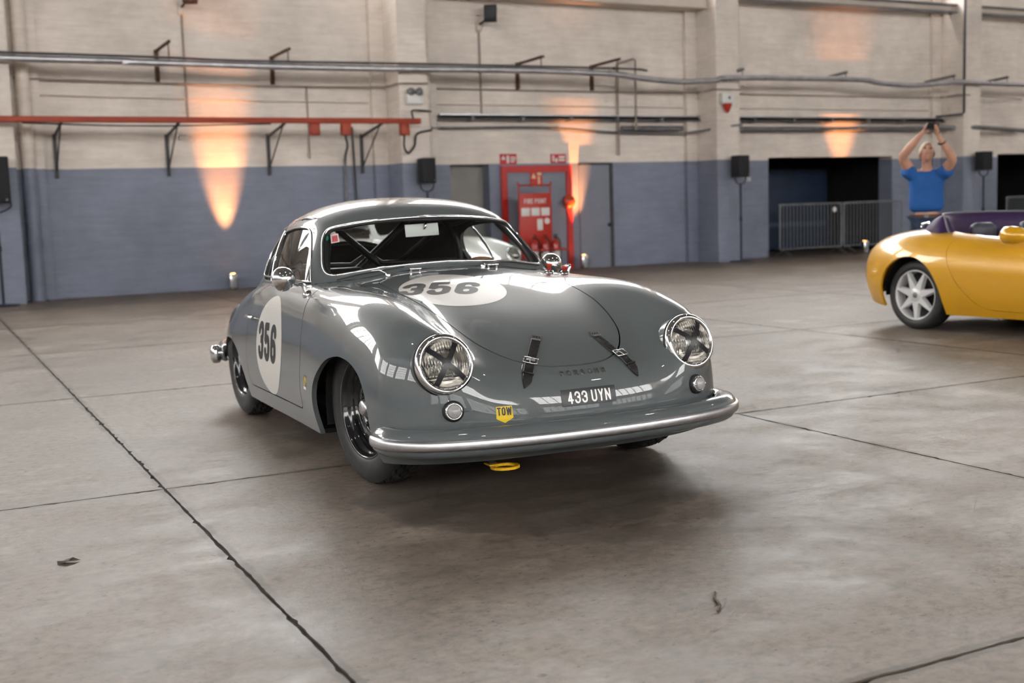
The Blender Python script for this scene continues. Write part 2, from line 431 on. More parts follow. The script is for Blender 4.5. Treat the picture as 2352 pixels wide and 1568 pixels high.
# ------------------------------------------------------------------ the hall
def pos_nodes(nt):
    g = nt.nodes.new('ShaderNodeNewGeometry'); s = nt.nodes.new('ShaderNodeSeparateXYZ'); nt.links.new(g.outputs['Position'], s.inputs[0]); return g, s
def _noise(nt, vec, scale, detail=6, rough=.6, mapscale=None):
    n = nt.nodes.new('ShaderNodeTexNoise'); n.inputs['Scale'].default_value = scale; n.inputs['Detail'].default_value = detail; n.inputs['Roughness'].default_value = rough
    if mapscale is not None:
        mp = nt.nodes.new('ShaderNodeMapping'); mp.inputs['Scale'].default_value = mapscale; nt.links.new(vec, mp.inputs[0]); vec = mp.outputs[0]
    nt.links.new(vec, n.inputs['Vector']); return n.outputs['Fac']
def _ramp(nt, fac, stops):
    r = nt.nodes.new('ShaderNodeValToRGB'); nt.links.new(fac, r.inputs[0]); e = r.color_ramp.elements
    while len(e) < len(stops): e.new(.5)
    for k, (p, c) in enumerate(stops): e[k].position = p; e[k].color = (*(c if isinstance(c, tuple) else (c, c, c)), 1)
    return r.outputs[0]
def _mix(nt, fac, a, b, mode='MIX'):
    m = nt.nodes.new('ShaderNodeMix'); m.data_type = 'RGBA'; m.blend_type = mode
    for sock, val in ((m.inputs[0], fac), (m.inputs[6], a), (m.inputs[7], b)):
        if hasattr(val, 'links'): nt.links.new(val, sock)
        else: sock.default_value = val if not isinstance(val, tuple) else (*val, 1)
    return m.outputs[2]

def wall_paint(name, cream=(.80, .715, .64), grey=(.232, .258, .34), line=1.975):
    m, nt, b = _new(name); L = nt.links; g, s = pos_nodes(nt)
    wob = _noise(nt, g.outputs['Position'], .6, 1); ad = nt.nodes.new('ShaderNodeMath'); ad.operation = 'MULTIPLY_ADD'; ad.inputs[1].default_value = .04; L.new(wob, ad.inputs[0]); L.new(s.outputs['Z'], ad.inputs[2])
    gt = nt.nodes.new('ShaderNodeMath'); gt.operation = 'GREATER_THAN'; gt.inputs[1].default_value = line+.02; L.new(ad.outputs[0], gt.inputs[0])
    v1 = _ramp(nt, _noise(nt, g.outputs['Position'], .9, 4, .65), [(.30, .80), (.70, 1.10)])
    v2 = _ramp(nt, _noise(nt, g.outputs['Position'], 2.2, 3, .6, (1, 1, 9)), [(.25, .88), (.75, 1.06)])
    c = _mix(nt, gt.outputs[0], grey, cream); c = _mix(nt, 1., c, v1, 'MULTIPLY'); c = _mix(nt, 1., c, v2, 'MULTIPLY'); L.new(c, b.inputs['Base Color'])
    b.inputs['Roughness'].default_value = .55
    # brick coursing under the paint
    cb = nt.nodes.new('ShaderNodeCombineXYZ'); L.new(s.outputs['X'], cb.inputs[0]); L.new(s.outputs['Z'], cb.inputs[1])
    br = nt.nodes.new('ShaderNodeTexBrick'); br.inputs['Scale'].default_value = 1.; br.inputs['Brick Width'].default_value = .225; br.inputs['Row Height'].default_value = .075; br.inputs['Mortar Size'].default_value = .006; br.inputs['Mortar Smooth'].default_value = .6
    br.inputs['Color1'].default_value = (1, 1, 1, 1); br.inputs['Color2'].default_value = (.82, .82, .82, 1); br.inputs['Mortar'].default_value = (.35, .35, .35, 1); L.new(cb.outputs[0], br.inputs['Vector'])
    bp = nt.nodes.new('ShaderNodeBump'); bp.inputs['Strength'].default_value = .35; bp.inputs['Distance'].default_value = .012; L.new(br.outputs['Color'], bp.inputs['Height']); L.new(bp.outputs[0], b.inputs['Normal'])
    return m
M_WALL = wall_paint('painted_brick')
M_CREAM = mat('cream_paint', (.60, .525, .455), .5, var=.08, scale=2)
M_GREYP = mat('grey_blue_paint', (.215, .232, .288), .5, var=.06, scale=3)
M_GALV = mat('galvanised_steel', (.50, .50, .52), .38, .85, var=.15, scale=6)
M_STEEL = mat('dull_steel', (.20, .20, .21), .5, .6, var=.2, scale=8)
M_RUST = mat('rusty_iron', (.10, .055, .035), .75, .2, var=.4, scale=14)
M_DKGREY = mat('dark_grey_paint', (.05, .05, .055), .55, var=.15, scale=6)
M_REDBAR = mat('orange_red_paint', (.36, .052, .022), .5, var=.12, scale=4)
M_REDSIGN = mat('signal_red', (.52, .025, .02), .4, var=.05)
M_BLKCAB = mat('black_cabinet', (.012, .013, .016), .6, var=.2, scale=30)
M_GRILLE = mat('black_grille', (.02, .021, .024), .7, .3, var=.5, scale=220)
M_CONDUIT = mat('painted_conduit', (.30, .26, .22), .55, var=.15, scale=6)

def concrete():
    m, nt, b = _new('worn_concrete'); L = nt.links; g, s = pos_nodes(nt); P = g.outputs['Position']
    big = _noise(nt, P, .42, 2, .6); mid = _noise(nt, P, 2.1, 6, .72, (.9, 1.15, 1)); fine = _noise(nt, P, 24, 4, .75, (.9, 1.1, 1)); speck = _noise(nt, P, 34, 2, .62, (.9, 1.2, 1))
    c = _ramp(nt, mid, [(.27, (.098, .077, .060)), (.42, (.172, .141, .115)), (.55, (.226, .190, .159)), (.74, (.325, .284, .243))])
    c = _mix(nt, 1., c, _ramp(nt, big, [(.32, (.66, .625, .59)), (.66, (.94, .91, .88))]), 'MULTIPLY')
    c = _mix(nt, 1., c, _ramp(nt, fine, [(.28, .50), (.47, .96), (.74, 1.32)]), 'MULTIPLY')
    # scuffs, old oil stains and specks of grit, each with a shape of its own
    st = _noise(nt, P, .8, 6, .74, (.8, 1.15, 1)); c = _mix(nt, _ramp(nt, st, [(.54, 0.), (.72, .75)]), c, (.075, .062, .052))
    st2 = _noise(nt, P, 3.2, 5, .78, (.8, 1.2, 1)); c = _mix(nt, _ramp(nt, st2, [(.58, 0.), (.70, .65)]), c, (.082, .066, .053))
    pale = _noise(nt, P, 1.3, 5, .72, (.8, 1.1, 1)); c = _mix(nt, _ramp(nt, pale, [(.56, 0.), (.72, .55)]), c, (.37, .335, .30))
    c = _mix(nt, _ramp(nt, speck, [(.655, 0.), (.70, .85)]), c, (.045, .036, .028))
    # dirt gathered along the joints
    def jd(axis, org, step):
        a = nt.nodes.new('ShaderNodeMath'); a.operation = 'SUBTRACT'; a.inputs[1].default_value = org-step/2; L.new(s.outputs[axis], a.inputs[0])
        q = nt.nodes.new('ShaderNodeMath'); q.operation = 'FLOORED_MODULO'; q.inputs[1].default_value = step; L.new(a.outputs[0], q.inputs[0])
        r = nt.nodes.new('ShaderNodeMath'); r.operation = 'SUBTRACT'; r.inputs[1].default_value = step/2; L.new(q.outputs[0], r.inputs[0])
        t = nt.nodes.new('ShaderNodeMath'); t.operation = 'ABSOLUTE'; L.new(r.outputs[0], t.inputs[0]); return t.outputs[0]
    mn = nt.nodes.new('ShaderNodeMath'); mn.operation = 'MINIMUM'; L.new(jd('X', X0, SX), mn.inputs[0]); L.new(jd('Y', Y0, SY), mn.inputs[1])
    jn = _noise(nt, P, 9, 3, .7); wd = nt.nodes.new('ShaderNodeMath'); wd.operation = 'MULTIPLY_ADD'; wd.inputs[1].default_value = -.05; L.new(jn, wd.inputs[0]); L.new(mn.outputs[0], wd.inputs[2])
    c = _mix(nt, _ramp(nt, wd.outputs[0], [(.0, .7), (.010, .0)]), c, (.07, .055, .042))
    # ragged dark patch under the grey coupe's nose: part stain, part painted-in car shadow
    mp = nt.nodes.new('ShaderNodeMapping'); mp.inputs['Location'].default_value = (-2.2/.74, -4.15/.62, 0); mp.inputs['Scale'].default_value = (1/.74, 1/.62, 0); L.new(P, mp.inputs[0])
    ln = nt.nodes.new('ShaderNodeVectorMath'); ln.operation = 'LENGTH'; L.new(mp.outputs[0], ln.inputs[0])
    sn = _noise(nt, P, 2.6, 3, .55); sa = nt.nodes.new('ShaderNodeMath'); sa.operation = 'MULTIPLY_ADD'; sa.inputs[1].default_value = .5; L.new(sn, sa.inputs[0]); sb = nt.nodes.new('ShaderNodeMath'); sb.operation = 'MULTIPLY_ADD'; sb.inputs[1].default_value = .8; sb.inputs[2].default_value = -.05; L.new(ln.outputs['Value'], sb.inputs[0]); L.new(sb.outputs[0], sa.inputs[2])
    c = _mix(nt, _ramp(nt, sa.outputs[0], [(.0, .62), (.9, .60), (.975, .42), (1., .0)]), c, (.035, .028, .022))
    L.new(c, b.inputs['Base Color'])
    L.new(_ramp(nt, mid, [(.3, .36), (.7, .62)]), b.inputs['Roughness']); b.inputs['Specular IOR Level'].default_value = .38
    bp = nt.nodes.new('ShaderNodeBump'); bp.inputs['Strength'].default_value = .35; bp.inputs['Distance'].default_value = .004; L.new(fine, bp.inputs['Height']); L.new(bp.outputs[0], b.inputs['Normal'])
    return m
SX, SY, X0, Y0 = 3.03, 3.05, .872, 5.085
M_CONC = concrete(); M_JOINT = mat('joint_dirt', (.040, .031, .023), .9, var=.35, scale=30)

XW0, XW1, YW0, YW1 = -17.3, 31.2, -16.4, 19.35
fl = MB().box((XW0-.3, YW0-.3, -.20), (XW1+.3, 27., -.007)).build('floor', M_JOINT); tag(fl, kind='structure')
SX, SY, X0, Y0 = 3.03, 3.05, .872, 5.085
def slab_mesh(seed):
    """one cast slab, ragged arrises"""
    rnd = random.Random(seed); hx, hy, gp = SX/2, SY/2, .0042; out = []
    def side(a, b, nx, ny):
        n = 110; dv = 0
        for k in range(n):
            t = k/n; dv = dv*.75+rnd.uniform(-1, 1)*.0032; ch = abs(dv)+(rnd.random() < .08)*rnd.uniform(.003, .013)
            out.append((a[0]+(b[0]-a[0])*t-nx*ch, a[1]+(b[1]-a[1])*t-ny*ch))
    c = [(-hx+gp, -hy+gp), (hx-gp, -hy+gp), (hx-gp, hy-gp), (-hx+gp, hy-gp)]
    side(c[0], c[1], 0, -1); side(c[1], c[2], 1, 0); side(c[2], c[3], 0, 1); side(c[3], c[0], -1, 0)
    n = len(out); v = [(x, y, 0) for x, y in out]+[(x*1.0, y, -.03) for x, y in out]
    f = [tuple(range(n))]+[(i, n+i, n+(i+1) % n, (i+1) % n) for i in range(n)]
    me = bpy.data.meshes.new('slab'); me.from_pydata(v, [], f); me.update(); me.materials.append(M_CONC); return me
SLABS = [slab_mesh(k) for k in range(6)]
i0, i1 = int(math.floor((XW0-X0)/SX)), int(math.ceil((XW1-X0)/SX)); j0, j1 = int(math.floor((YW0-Y0)/SY)), int(math.ceil((27-Y0)/SY))
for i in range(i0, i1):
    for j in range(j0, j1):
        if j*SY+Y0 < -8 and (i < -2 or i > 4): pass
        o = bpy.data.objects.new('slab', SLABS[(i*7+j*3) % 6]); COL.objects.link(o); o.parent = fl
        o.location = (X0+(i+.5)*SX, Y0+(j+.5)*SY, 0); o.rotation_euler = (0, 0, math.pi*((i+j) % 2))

# --- back wall with its openings, piers and high windows
WH, CZ0, CZ1 = 9.8, 5.62, 9.2
PIERS = (-12.05, -5.57, .91, 7.39, 13.87, 20.41, 26.9)
M_DAY = mat('daylit_wired_glass', (.8, .8, .8), .4, emis=(1., .985, .965), es=WINDOWS)
M_DAYFRONT = mat('daylit_front_glass', (.8, .8, .8), .4, emis=(1., .985, .965), es=WINDOWS*.95)
M_DAYSIDE = mat('daylit_side_glass', (.8, .8, .8), .4, emis=(1., .985, .965), es=WINDOWS*.6)
M_DAYLOW = mat('daylit_lower_glass', (.8, .8, .8), .4, emis=(1., .985, .965), es=WINDOWS*.22)
NWIN = [0]
def window(x0, x1, z0, z1, y, along, matl, nx=7, nz=6, into=1):
    """multi-pane steel window; along 'x' or 'y' wall"""
    NWIN[0] += 1; P_ = (lambda u, d, z: (u, y+d, z)) if along == 'x' else (lambda u, d, z: (y+d, u, z))
    def bx(mb, u0, u1, d0, d1, a, b):
        p, q = P_(u0, d0, a), P_(u1, d1, b); mb.box([min(p[k], q[k]) for k in range(3)], [max(p[k], q[k]) for k in range(3)]); return mb
    wn = bx(MB(), x0, x1, into*.20, into*.22, z0, z1).build('window_%d' % NWIN[0], matl); tag(wn, kind='structure'); bars = MB()
    for q in np.linspace(x0, x1, nx): bx(bars, q-.03, q+.03, into*.12, into*.18, z0, z1)
    for q in np.linspace(z0, z1, nz): bx(bars, x0, x1, into*.12, into*.18, q-.03, q+.03)
    bars.build('glazing_bars', M_DKGREY, wn)
wb = MB(); T0, T1 = 19.35, 19.75
for xa, xb, za, zb in ((XW0, 8.59, 0, CZ0), (8.59, 9.36, 1.97, CZ0), (9.36, 15.70, 0, CZ0), (15.70, 19.09, 2.03, CZ0), (19.09, 22.32, 0, CZ0), (22.32, 25.70, 2.05, CZ0), (25.70, XW1, 0, CZ0), (XW0, XW1, CZ1, WH)):
    wb.box((xa, T0, za), (xb, T1, zb))
edges = [XW0]+[v for p in PIERS for v in (p-.30, p+.95)]+[XW1]
for k in range(0, len(edges)-1):
    if k % 2 == 1: wb.box((edges[k], T0, CZ0), (edges[k+1], T1, CZ1))
wall_back = wb.build('wall_back', M_WALL); tag(wall_back, kind='structure')
for k in range(0, len(edges)-1, 2): window(edges[k], edges[k+1], CZ0, CZ1, T0, 'x', M_DAY, 7, 6, 1)
for xa in PIERS:
    MB().box((xa, 18.60, 0), (xa+.50, 19.36, WH)).build('pier', M_WALL, wall_back)
    MB().box((xa-.24, 19.24, 0), (xa+.95, 19.36, WH)).build('pilaster', M_WALL, wall_back)
def pierced(name, fixed, u0, u1, holes, along):
    mb = MB(); u = u0
    def seg(a, b, z0, z1):
        if along == 'x': mb.box((a, fixed-.3, z0), (b, fixed, z1))
        else: mb.box((min(fixed, fixed+WT), a, z0), (max(fixed, fixed+WT), b, z1))
    for a, b, zs in holes:
        seg(u, a, 0, WH); z = 0
        for z0, z1 in zs: seg(a, b, z, z0); z = z1
        seg(a, b, z, WH); u = b
    seg(u, u1, 0, WH); o = mb.build(name, M_WALL); tag(o, kind='structure'); return o
FX = [(-16.3+k*6.5, -16.3+k*6.5+5.2) for k in range(7)]
pierced('wall_front', YW0, XW0, XW1, [(a, b, ((1.1, 4.0), (CZ0, CZ1))) for a, b in FX], 'x')
for a, b in FX: window(a, b, CZ0, CZ1, YW0, 'x', M_DAYFRONT, 7, 6, -1); window(a, b, 1.1, 4.0, YW0, 'x', M_DAYLOW, 9, 6, -1)
LY = [(-14.8+k*6.6, -14.8+k*6.6+5.2) for k in range(5)]; WT = -.3
pierced('wall_left', XW0, YW0, 20, [(a, b, ((CZ0, CZ1),)) for a, b in LY], 'y')
for a, b in LY: window(a, b, CZ0, CZ1, XW0, 'y', M_DAYSIDE, 7, 6, -1)
tag(MB().box((XW1, YW0, 0), (XW1+.3, 20, WH)).build('wall_right', M_WALL), kind='structure')
# --- roof: two boarded slopes on trusses
M_ROOF = mat('roof_boarding', (.10, .092, .08), .8, var=.15, scale=1.5)
RIDGE_Y, RIDGE_Z, EAVE = 1.5, 13.2, WH
def rz(y): return RIDGE_Z-(RIDGE_Z-EAVE)*abs(y-RIDGE_Y)/17.85
rf = MB()
def slope(ya, yb, xa=XW0-.3, xb=XW1+.3): rf.add([(xa, ya, rz(ya)), (xb, ya, rz(ya)), (xb, yb, rz(yb)), (xa, yb, rz(yb))], [(0, 1, 2, 3)])
slope(RIDGE_Y, 19.9); slope(-16.9, RIDGE_Y)
ceiling = rf.build('ceiling', M_ROOF); tag(ceiling, kind='structure')
for k in range(7):
    x = -11.8+k*6.48; t = MB()
    ys = np.linspace(YW0, YW1, 13)
    t.tube([(x, YW0, WH-.15), (x, YW1, WH-.15)], .07, 6)
    for i in range(12):
        a, b = ys[i], ys[i+1]; t.tube([(x, a, WH-.15 if i % 2 == 0 else rz(a)-.12), (x, b, rz(b)-.12 if i % 2 == 0 else WH-.15)], .05, 5)
    t.tube([(x, YW0, rz(YW0)-.1), (x, RIDGE_Y, RIDGE_Z-.1), (x, YW1, rz(YW1)-.1)], .08, 6)
    tr = t.build('roof_truss', M_STEEL, ceiling)
for k, (x, y) in enumerate(((-4, -3), (2.5, -3), (9, -3), (-4, 4), (2.5, 3), (9, 4), (15.5, 4), (15.5, -3))):
    lp = empty('high_bay_lamp', (x, y, 9.0)); tag(lp, 'round white high bay lamp hanging under the dark roof', 'lamp', 'high bay lamps under the roof')
    MB().lathe([(.05,.35),(.06,.2),(.22,.05),(.24,0),(.2,0)], 20).build('reflector', M_STEEL, lp)
    MB().lathe([(0,.02),(.2,.02)], 20).build('led_disc', mat('led_white', (.9, .9, .9), .5, emis=(1, .97, .92), es=60.), lp)
    MB().tube([(0, 0, .3), (0, 0, 1.9)], .01, 6).build('cable', M_DKGREY, lp)

# --- horizontal and vertical services on the wall
def pipe(name, label, pts, r, matl, cat='pipe', n=10, sm=6):
    q = smooth_open(pts, sm) if len(pts) > 2 and sm else pts
    o = MB().tube(q, r, n).build(name, matl); tag(o, label, cat); return o
pipe('galvanised_pipe', 'thick galvanised pipe running the length of the wall, sagging at the right', [(-16.5,18.45,3.51),(1.29,18.45,3.51),(3.08,18.45,3.50),(5.05,18.45,3.49),(7.22,18.45,3.50),(9.63,18.45,3.53),(11.4,18.45,3.51),(12.05,18.45,3.45),(12.91,18.45,3.40),(13.7,18.45,3.44),(14.21,18.45,3.50),(17.15,18.45,3.53),(17.85,18.45,3.47),(18.81,18.45,3.44),(20.19,18.45,3.53),(22.08,18.45,3.51),(30,18.45,3.5)], .052, M_GALV, n=14)
pipe('thin_pipe', 'thin dark pipe just above the thick galvanised pipe', [(-16.5,18.42,3.58),(1.3,18.42,3.585),(4.76,18.42,3.56),(7.98,18.42,3.59),(11.6,18.42,3.605),(12.3,18.6,3.61)], .019, M_DKGREY)
pipe('conduit', 'long thin painted conduit on the left bay, under the galvanised pipe', [(1.5,19.22,3.33),(1.95,19.22,3.31),(4.95,19.3,3.28),(7.06,19.2,3.28),(7.36,18.95,3.28),(7.36,18.57,3.28),(7.9,18.57,3.29)], .016, M_CONDUIT, 'conduit', 8, 4)
pipe('conduit', 'long thin painted conduit on the middle bay, under the galvanised pipe', [(8.1,19.2,3.29),(8.5,19.3,3.29),(11.0,19.3,3.285),(13.6,19.2,3.29),(13.85,18.9,3.29),(13.85,18.57,3.29),(14.4,18.57,3.29)], .015, M_CONDUIT, 'conduit', 8, 4)
pipe('conduit', 'long thin painted conduit on the right bay, above the cable bundle', [(14.8,19.2,3.29),(15.3,19.3,3.29),(19.9,19.3,3.285),(20.38,18.9,3.285),(20.4,18.57,3.285),(22.9,19.2,3.28)], .015, M_CONDUIT, 'conduit', 8, 4)
pipe('faint_conduit', 'faint cream conduit low on the left bay above the red beam', [(1.5,19.3,3.09),(4.93,19.32,3.04),(7.1,19.3,3.03)], .011, M_CREAM, 'conduit', 8, 0)
pipe('faint_conduit', 'faint cream conduit on the middle bay above the cable tray', [(8.2,19.32,3.02),(13.7,19.32,3.01)], .011, M_CREAM, 'conduit', 8, 0)
pipe('faint_conduit', 'faint cream conduit on the right bay above the cables', [(14.95,19.32,3.01),(20.2,19.32,3.01)], .011, M_CREAM, 'conduit', 8, 0)
# red overhead beam
rb = empty('red_beam', (1.2, 18.3, 2.6)); tag(rb, 'orange-red overhead service beam with hanging boxes on the left wall', 'beam')
MB().box((-18.4,-.05,0), (6.42,.05,.085), .008).build('beam', M_REDBAR, rb)
for xa in (4.53, 5.05, 6.06):
    MB().box((xa,-.07,-.19), (xa+.15,.07,.0), .012).build('drop_box', M_REDBAR, rb)
MB().tube(smooth_open([(.3,-.02,-.01),(2.0,-.02,-.05),(3.9,-.02,-.012)], 6), .012, 6).build('slack_cable', M_BLACK, rb)
nm = ['leftmost', 'second', 'third', 'fourth']
for k, (x, side) in enumerate(((2.03, 0), (3.70, .13), (5.33, .20), (6.95, .26))):
    bk = empty('wall_bracket', (x, 19.34, 0)); tag(bk, '%s black triangular bracket carrying the red beam' % nm[k], 'bracket', 'brackets of the red beam')
    MB().box((-.025,-.04,1.84), (.025,0,2.50)).build('upright', M_DKGREY, bk)
    MB().tube([(0,-.02,2.46), (0,-1.04,2.60)], .024, 6).build('arm', M_DKGREY, bk)
    MB().tube([(0,-.03,1.95), (.0,-.92,2.57)], .012, 6).build('strut', M_DKGREY, bk)
# rusty pipe hangers
lab = ['leftmost', 'second', 'third', 'fourth']
for k, (x, z) in enumerate(((3.62, 3.79), (5.46, 3.74), (9.98, 3.75), (11.54, 3.75))):
    hb = empty('pipe_hanger', (x, 19.34, 0)); tag(hb, '%s rusty iron hanger behind the galvanised pipe' % lab[k], 'bracket', 'rusty pipe hangers')
    MB().box((-.03,-.05,3.31), (.03,0,z+.02)).build('upright', M_RUST, hb)
    MB().tube([(0,-.03,z), (.02,-.99,z+.015)], .026, 6).build('arm', M_RUST, hb)
    MB().tube([(.02,-.9,z+.02), (.02,-.9,3.55)], .010, 6).build('rod', M_RUST, hb)
for k, (x, lb) in enumerate(((14.42, 'beside the alarm beacon'), (17.0, 'in the middle of the right bay'), (20.0, 'at the right pier'), (21.6, 'near the right edge'))):
    o = MB().tube([(x, 19.3, 3.62), (x-.05, 18.42, 3.66)], .03, 6).tube([(x-.05, 18.45, 3.66), (x-.05, 18.45, 3.52)], .010, 6).build('steel_pipe_support', M_STEEL); tag(o, 'grey steel pipe arm %s' % lb, 'bracket', 'steel pipe arms')
# tall conduit loop right of the middle bay
pipe('conduit_loop', 'tall bent conduit loop rising above the galvanised pipe', [(12.08,19.28,2.1),(12.08,19.28,3.79),(12.1,19.28,3.82),(12.34,19.1,3.88),(12.37,19.1,3.86),(12.36,19.1,2.56)], .022, M_CONDUIT, 'conduit', 8, 0)
# cable trays and bundles
def tray(label, x0, x1, z, n):
    t = empty('cable_tray', (x0, 19.1, z)); tag(t, label, 'cable tray')
    MB().box((0,.02,.075), (x1-x0,.2,.095)).build('cover', M_GALV, t); MB().box((0,0,0), (x1-x0,.02,.012)).box((0,0,0), (x1-x0,.2,.006)).build('base', M_STEEL, t)
    for k in range(n):
        zz = .02+.018*k; MB().tube(smooth_open([(0,.05+.03*k,zz+.02), ((x1-x0)*.25,.05+.03*k,zz), ((x1-x0)*.5,.05+.03*k,zz+.012), ((x1-x0)*.75,.05+.03*k,zz), (x1-x0,.05+.03*k,zz+.008)], 5), .012, 6).build('cable', M_BLACK, t)
    for q in np.arange(.6, x1-x0, 1.0): MB().box((q,-.02,-.015), (q+.05,.2,.05)).build('clip', M_STEEL, t)
tray('steel cable tray with black cables on the middle bay', 8.33, 13.86, 2.745, 3)
tray('steel cable tray with black cables on the right bay', 14.55, 20.9, 2.745, 3)
pipe('cable_bundle', 'sagging grey cable under the tray on the middle bay', [(8.0,19.25,2.62),(8.4,19.25,2.60),(10.4,19.25,2.62),(11.96,19.25,2.53),(13.44,19.2,2.51),(14.0,18.7,2.58),(14.45,18.57,2.63)], .022, M_STEEL, 'cable', 8)
pipe('cable_bundle', 'thick dusty cable bundle along the right bay', [(14.45,19.15,2.59),(16.0,19.15,2.585),(18.5,19.15,2.60),(20.3,18.9,2.60),(20.9,18.6,2.59),(22.9,19.1,2.56)], .048, M_STEEL, 'cable', 8)
pipe('grey_pipe', 'thick grey pipe along the foot of the cable tray, middle bay', [(12.1,19.2,2.60),(13.5,19.2,2.60)], .05, M_STEEL, 'pipe', 8, 0)
# downpipes beside the piers
for x, y, r, zb, lb in ((1.62, 19.12, .098, 0, 'leftmost wide downpipe beside the first pier'), (8.02, 18.95, .062, 0, 'cream downpipe beside the middle pier'), (14.47, 18.75, .042, 0, 'slim downpipe beside the pier with the alarm beacon')):
    d = empty('downpipe', (x, y, 0)); tag(d, lb, 'pipe', 'downpipes at the piers')
    MB().tube([(0, 0, zb), (0, 0, 6.5)], r, 16).build('pipe', M_WALL, d)
    for z in (.85, 3.0, 4.55): MB().tube([(0, 0, z), (0, 0, z+.05)], r*1.16, 16).build('collar', M_WALL, d)
pipe('dark_conduit', 'dark vertical conduit on the right pier with an elbow', [(20.33,18.52,9.4),(20.33,18.52,2.90),(20.25,18.52,2.86),(19.9,18.9,2.84)], .026, M_DKGREY, 'conduit', 8, 0)
pipe('brown_pipe', 'brown vertical pipe with a swan neck at the far right', [(21.2,18.9,5.3),(21.15,18.9,4.75),(21.0,18.9,4.55),(20.98,18.9,4.3),(20.98,18.9,2.3)], .03, M_RUST, 'pipe', 8, 4)
pipe('thin_conduit', 'thin conduit dropping from the emergency light bay to the red beam', [(6.02,19.3,3.28),(6.02,19.3,2.1)], .011, M_CONDUIT, 'conduit', 6, 0)
pipe('curved_hose', 'grey hose curving down from the middle red box', [(6.33,18.35,2.42),(6.48,18.7,2.27),(6.62,19.25,2.1),(6.63,19.3,1.7),(6.63,19.3,.9)], .022, M_STEEL, 'hose', 8)
pipe('straight_conduit', 'dark straight conduit beside the curved hose', [(6.78,19.3,2.62),(6.82,19.3,.9)], .018, M_DKGREY, 'conduit', 6, 0)
pipe('loop_hose', 'black hose looping up from the right red box to the pier', [(7.33,18.3,2.42),(7.34,18.35,2.22),(7.45,18.45,2.13),(7.58,18.5,2.25),(7.66,18.55,2.45),(7.95,18.6,2.52)], .018, M_BLACK, 'hose', 8)
pipe('elbow_pipe', 'dark elbow pipe rising from the end of the red beam', [(7.5,18.3,2.68),(7.5,18.35,2.78),(7.56,18.4,2.83),(7.95,18.6,2.83)], .016, M_DKGREY, 'pipe', 8, 3)
# beams at the head of the wall
o = MB().box((8.0,18.85,4.84), (13.85,19.36,5.2)).build('wall_beam', M_CREAM); tag(o, 'cream beam ledge above the middle bay', 'beam')
for x0, x1, lb in ((14.6, 20.4, 'double-flanged steel beam above the right bay'), (20.95, 27.0, 'steel beam at the upper right corner')):
    b_ = empty('steel_beam', (x0, 18.9, 5.04)); tag(b_, lb, 'beam')
    MB().box((0,-.12,0), (x1-x0,.14,.03)).build('lower_flange', M_STEEL, b_); MB().box((0,-.01,.03), (x1-x0,.02,.15)).build('web', M_CREAM, b_); MB().box((0,-.12,.15), (x1-x0,.14,.18)).build('upper_flange', M_STEEL, b_)
# floodlights
def floodlight(x, z, label, zb, col, tilt):
    f = empty('floodlight', (x, 19.34, z)); tag(f, label, 'floodlight')
    h = empty('head', (.10,-.30,.17), 0, f); h.rotation_euler = (tilt, 0, -.5)
    MB().box((-.11,-.06,-.15), (.11,.04,.15), .015).build('housing', col, h); MB().box((-.095,-.068,-.10), (.095,-.058,.13)).build('glass', mat('floodlight_glass', (.06, .065, .07), .15, 0, .5, var=.1), h)
    MB().tube([(0,0,.02), (.02,-.14,.04), (.07,-.26,.12)], .02, 8).build('bracket', M_DKGREY, f); MB().box((-.05,-.05,-.1), (.05,0,.05), .01).build('wall_plate', M_CREAM, f)
    MB().tube([(0,-.02,-.1), (.0,-.02,zb-z)], .016, 8).build('conduit', M_CONDUIT, f)
floodlight(9.24, 4.40, 'black floodlight on a conduit, above the doors', 2.80, M_BLKCAB, -.35)
floodlight(4.05, 4.46, 'brown floodlight cut by the top edge above the red beam', 2.72, M_RUST, -.35)
# emergency twin light
e_ = empty('emergency_light', (7.64, 18.58, 2.94)); tag(e_, 'white twin-spot emergency light on the middle pier', 'light')
MB().box((-.145,-.07,0), (.145,0,.165), .012).build('case', M_WHITE, e_)
for s in (-1, 1): MB().lathe([(.03,.06),(.062,.02),(.066,-.03),(.06,-.04),(0,-.042)], 16, (s*.075,-.05,.205), 'y').build('lamp_head', M_STEEL, e_)
# alarm beacon
e_ = empty('alarm_beacon', (14.06, 18.58, 3.02)); tag(e_, 'white alarm box with a red cone beneath, on the pier', 'alarm')
MB().box((-.135,-.09,0), (.135,0,.205), .015).build('case', M_WHITE, e_); MB().lathe([(.09,0),(.08,-.05),(.045,-.13),(.02,-.17),(0,-.17)], 20, (0,-.06,0)).build('red_cone', M_REDP, e_)
MB().lathe([(.028,-.002),(.02,-.006),(0,-.006)], 14, (.03,-.09,.11), 'y').build('lens', M_DKGREY, e_)
# doors
dr = MB().box((0,0,0), (1.42,.03,1.92)).build('door_1', M_GREYP); dr.location = (9.59, 19.315, 0); tag(dr, kind='structure')
fr = MB().box((-.02,-.035,0), (.10,.0,1.93)).box((1.33,-.035,0), (1.45,.0,1.93)).box((.10,-.035,1.81), (1.33,.0,1.93)).build('red_frame', M_REDSIGN, dr)
dr = MB().box((0,.02,0), (.72,.05,1.96)).build('door_2', M_GREYP); dr.location = (11.22, 19.30, 0); tag(dr, kind='structure')
MB().box((.66,-.01,0), (.72,.03,1.97)).box((0,-.005,1.93), (.72,.03,1.97)).build('door_frame', M_DKGREY, dr); MB().lathe([(.035,.0),(.035,-.05),(0,-.055)], 14, (.62,.0,.80), 'y').build('door_handle', M_BLKCAB, dr)
dr = MB().box((0,0,0), (.77,.04,1.97)).build('door_3', mat('grey_door', (.26, .25, .235), .55, var=.08, scale=2)); dr.location = (8.59, 19.62, 0); tag(dr, kind='structure')
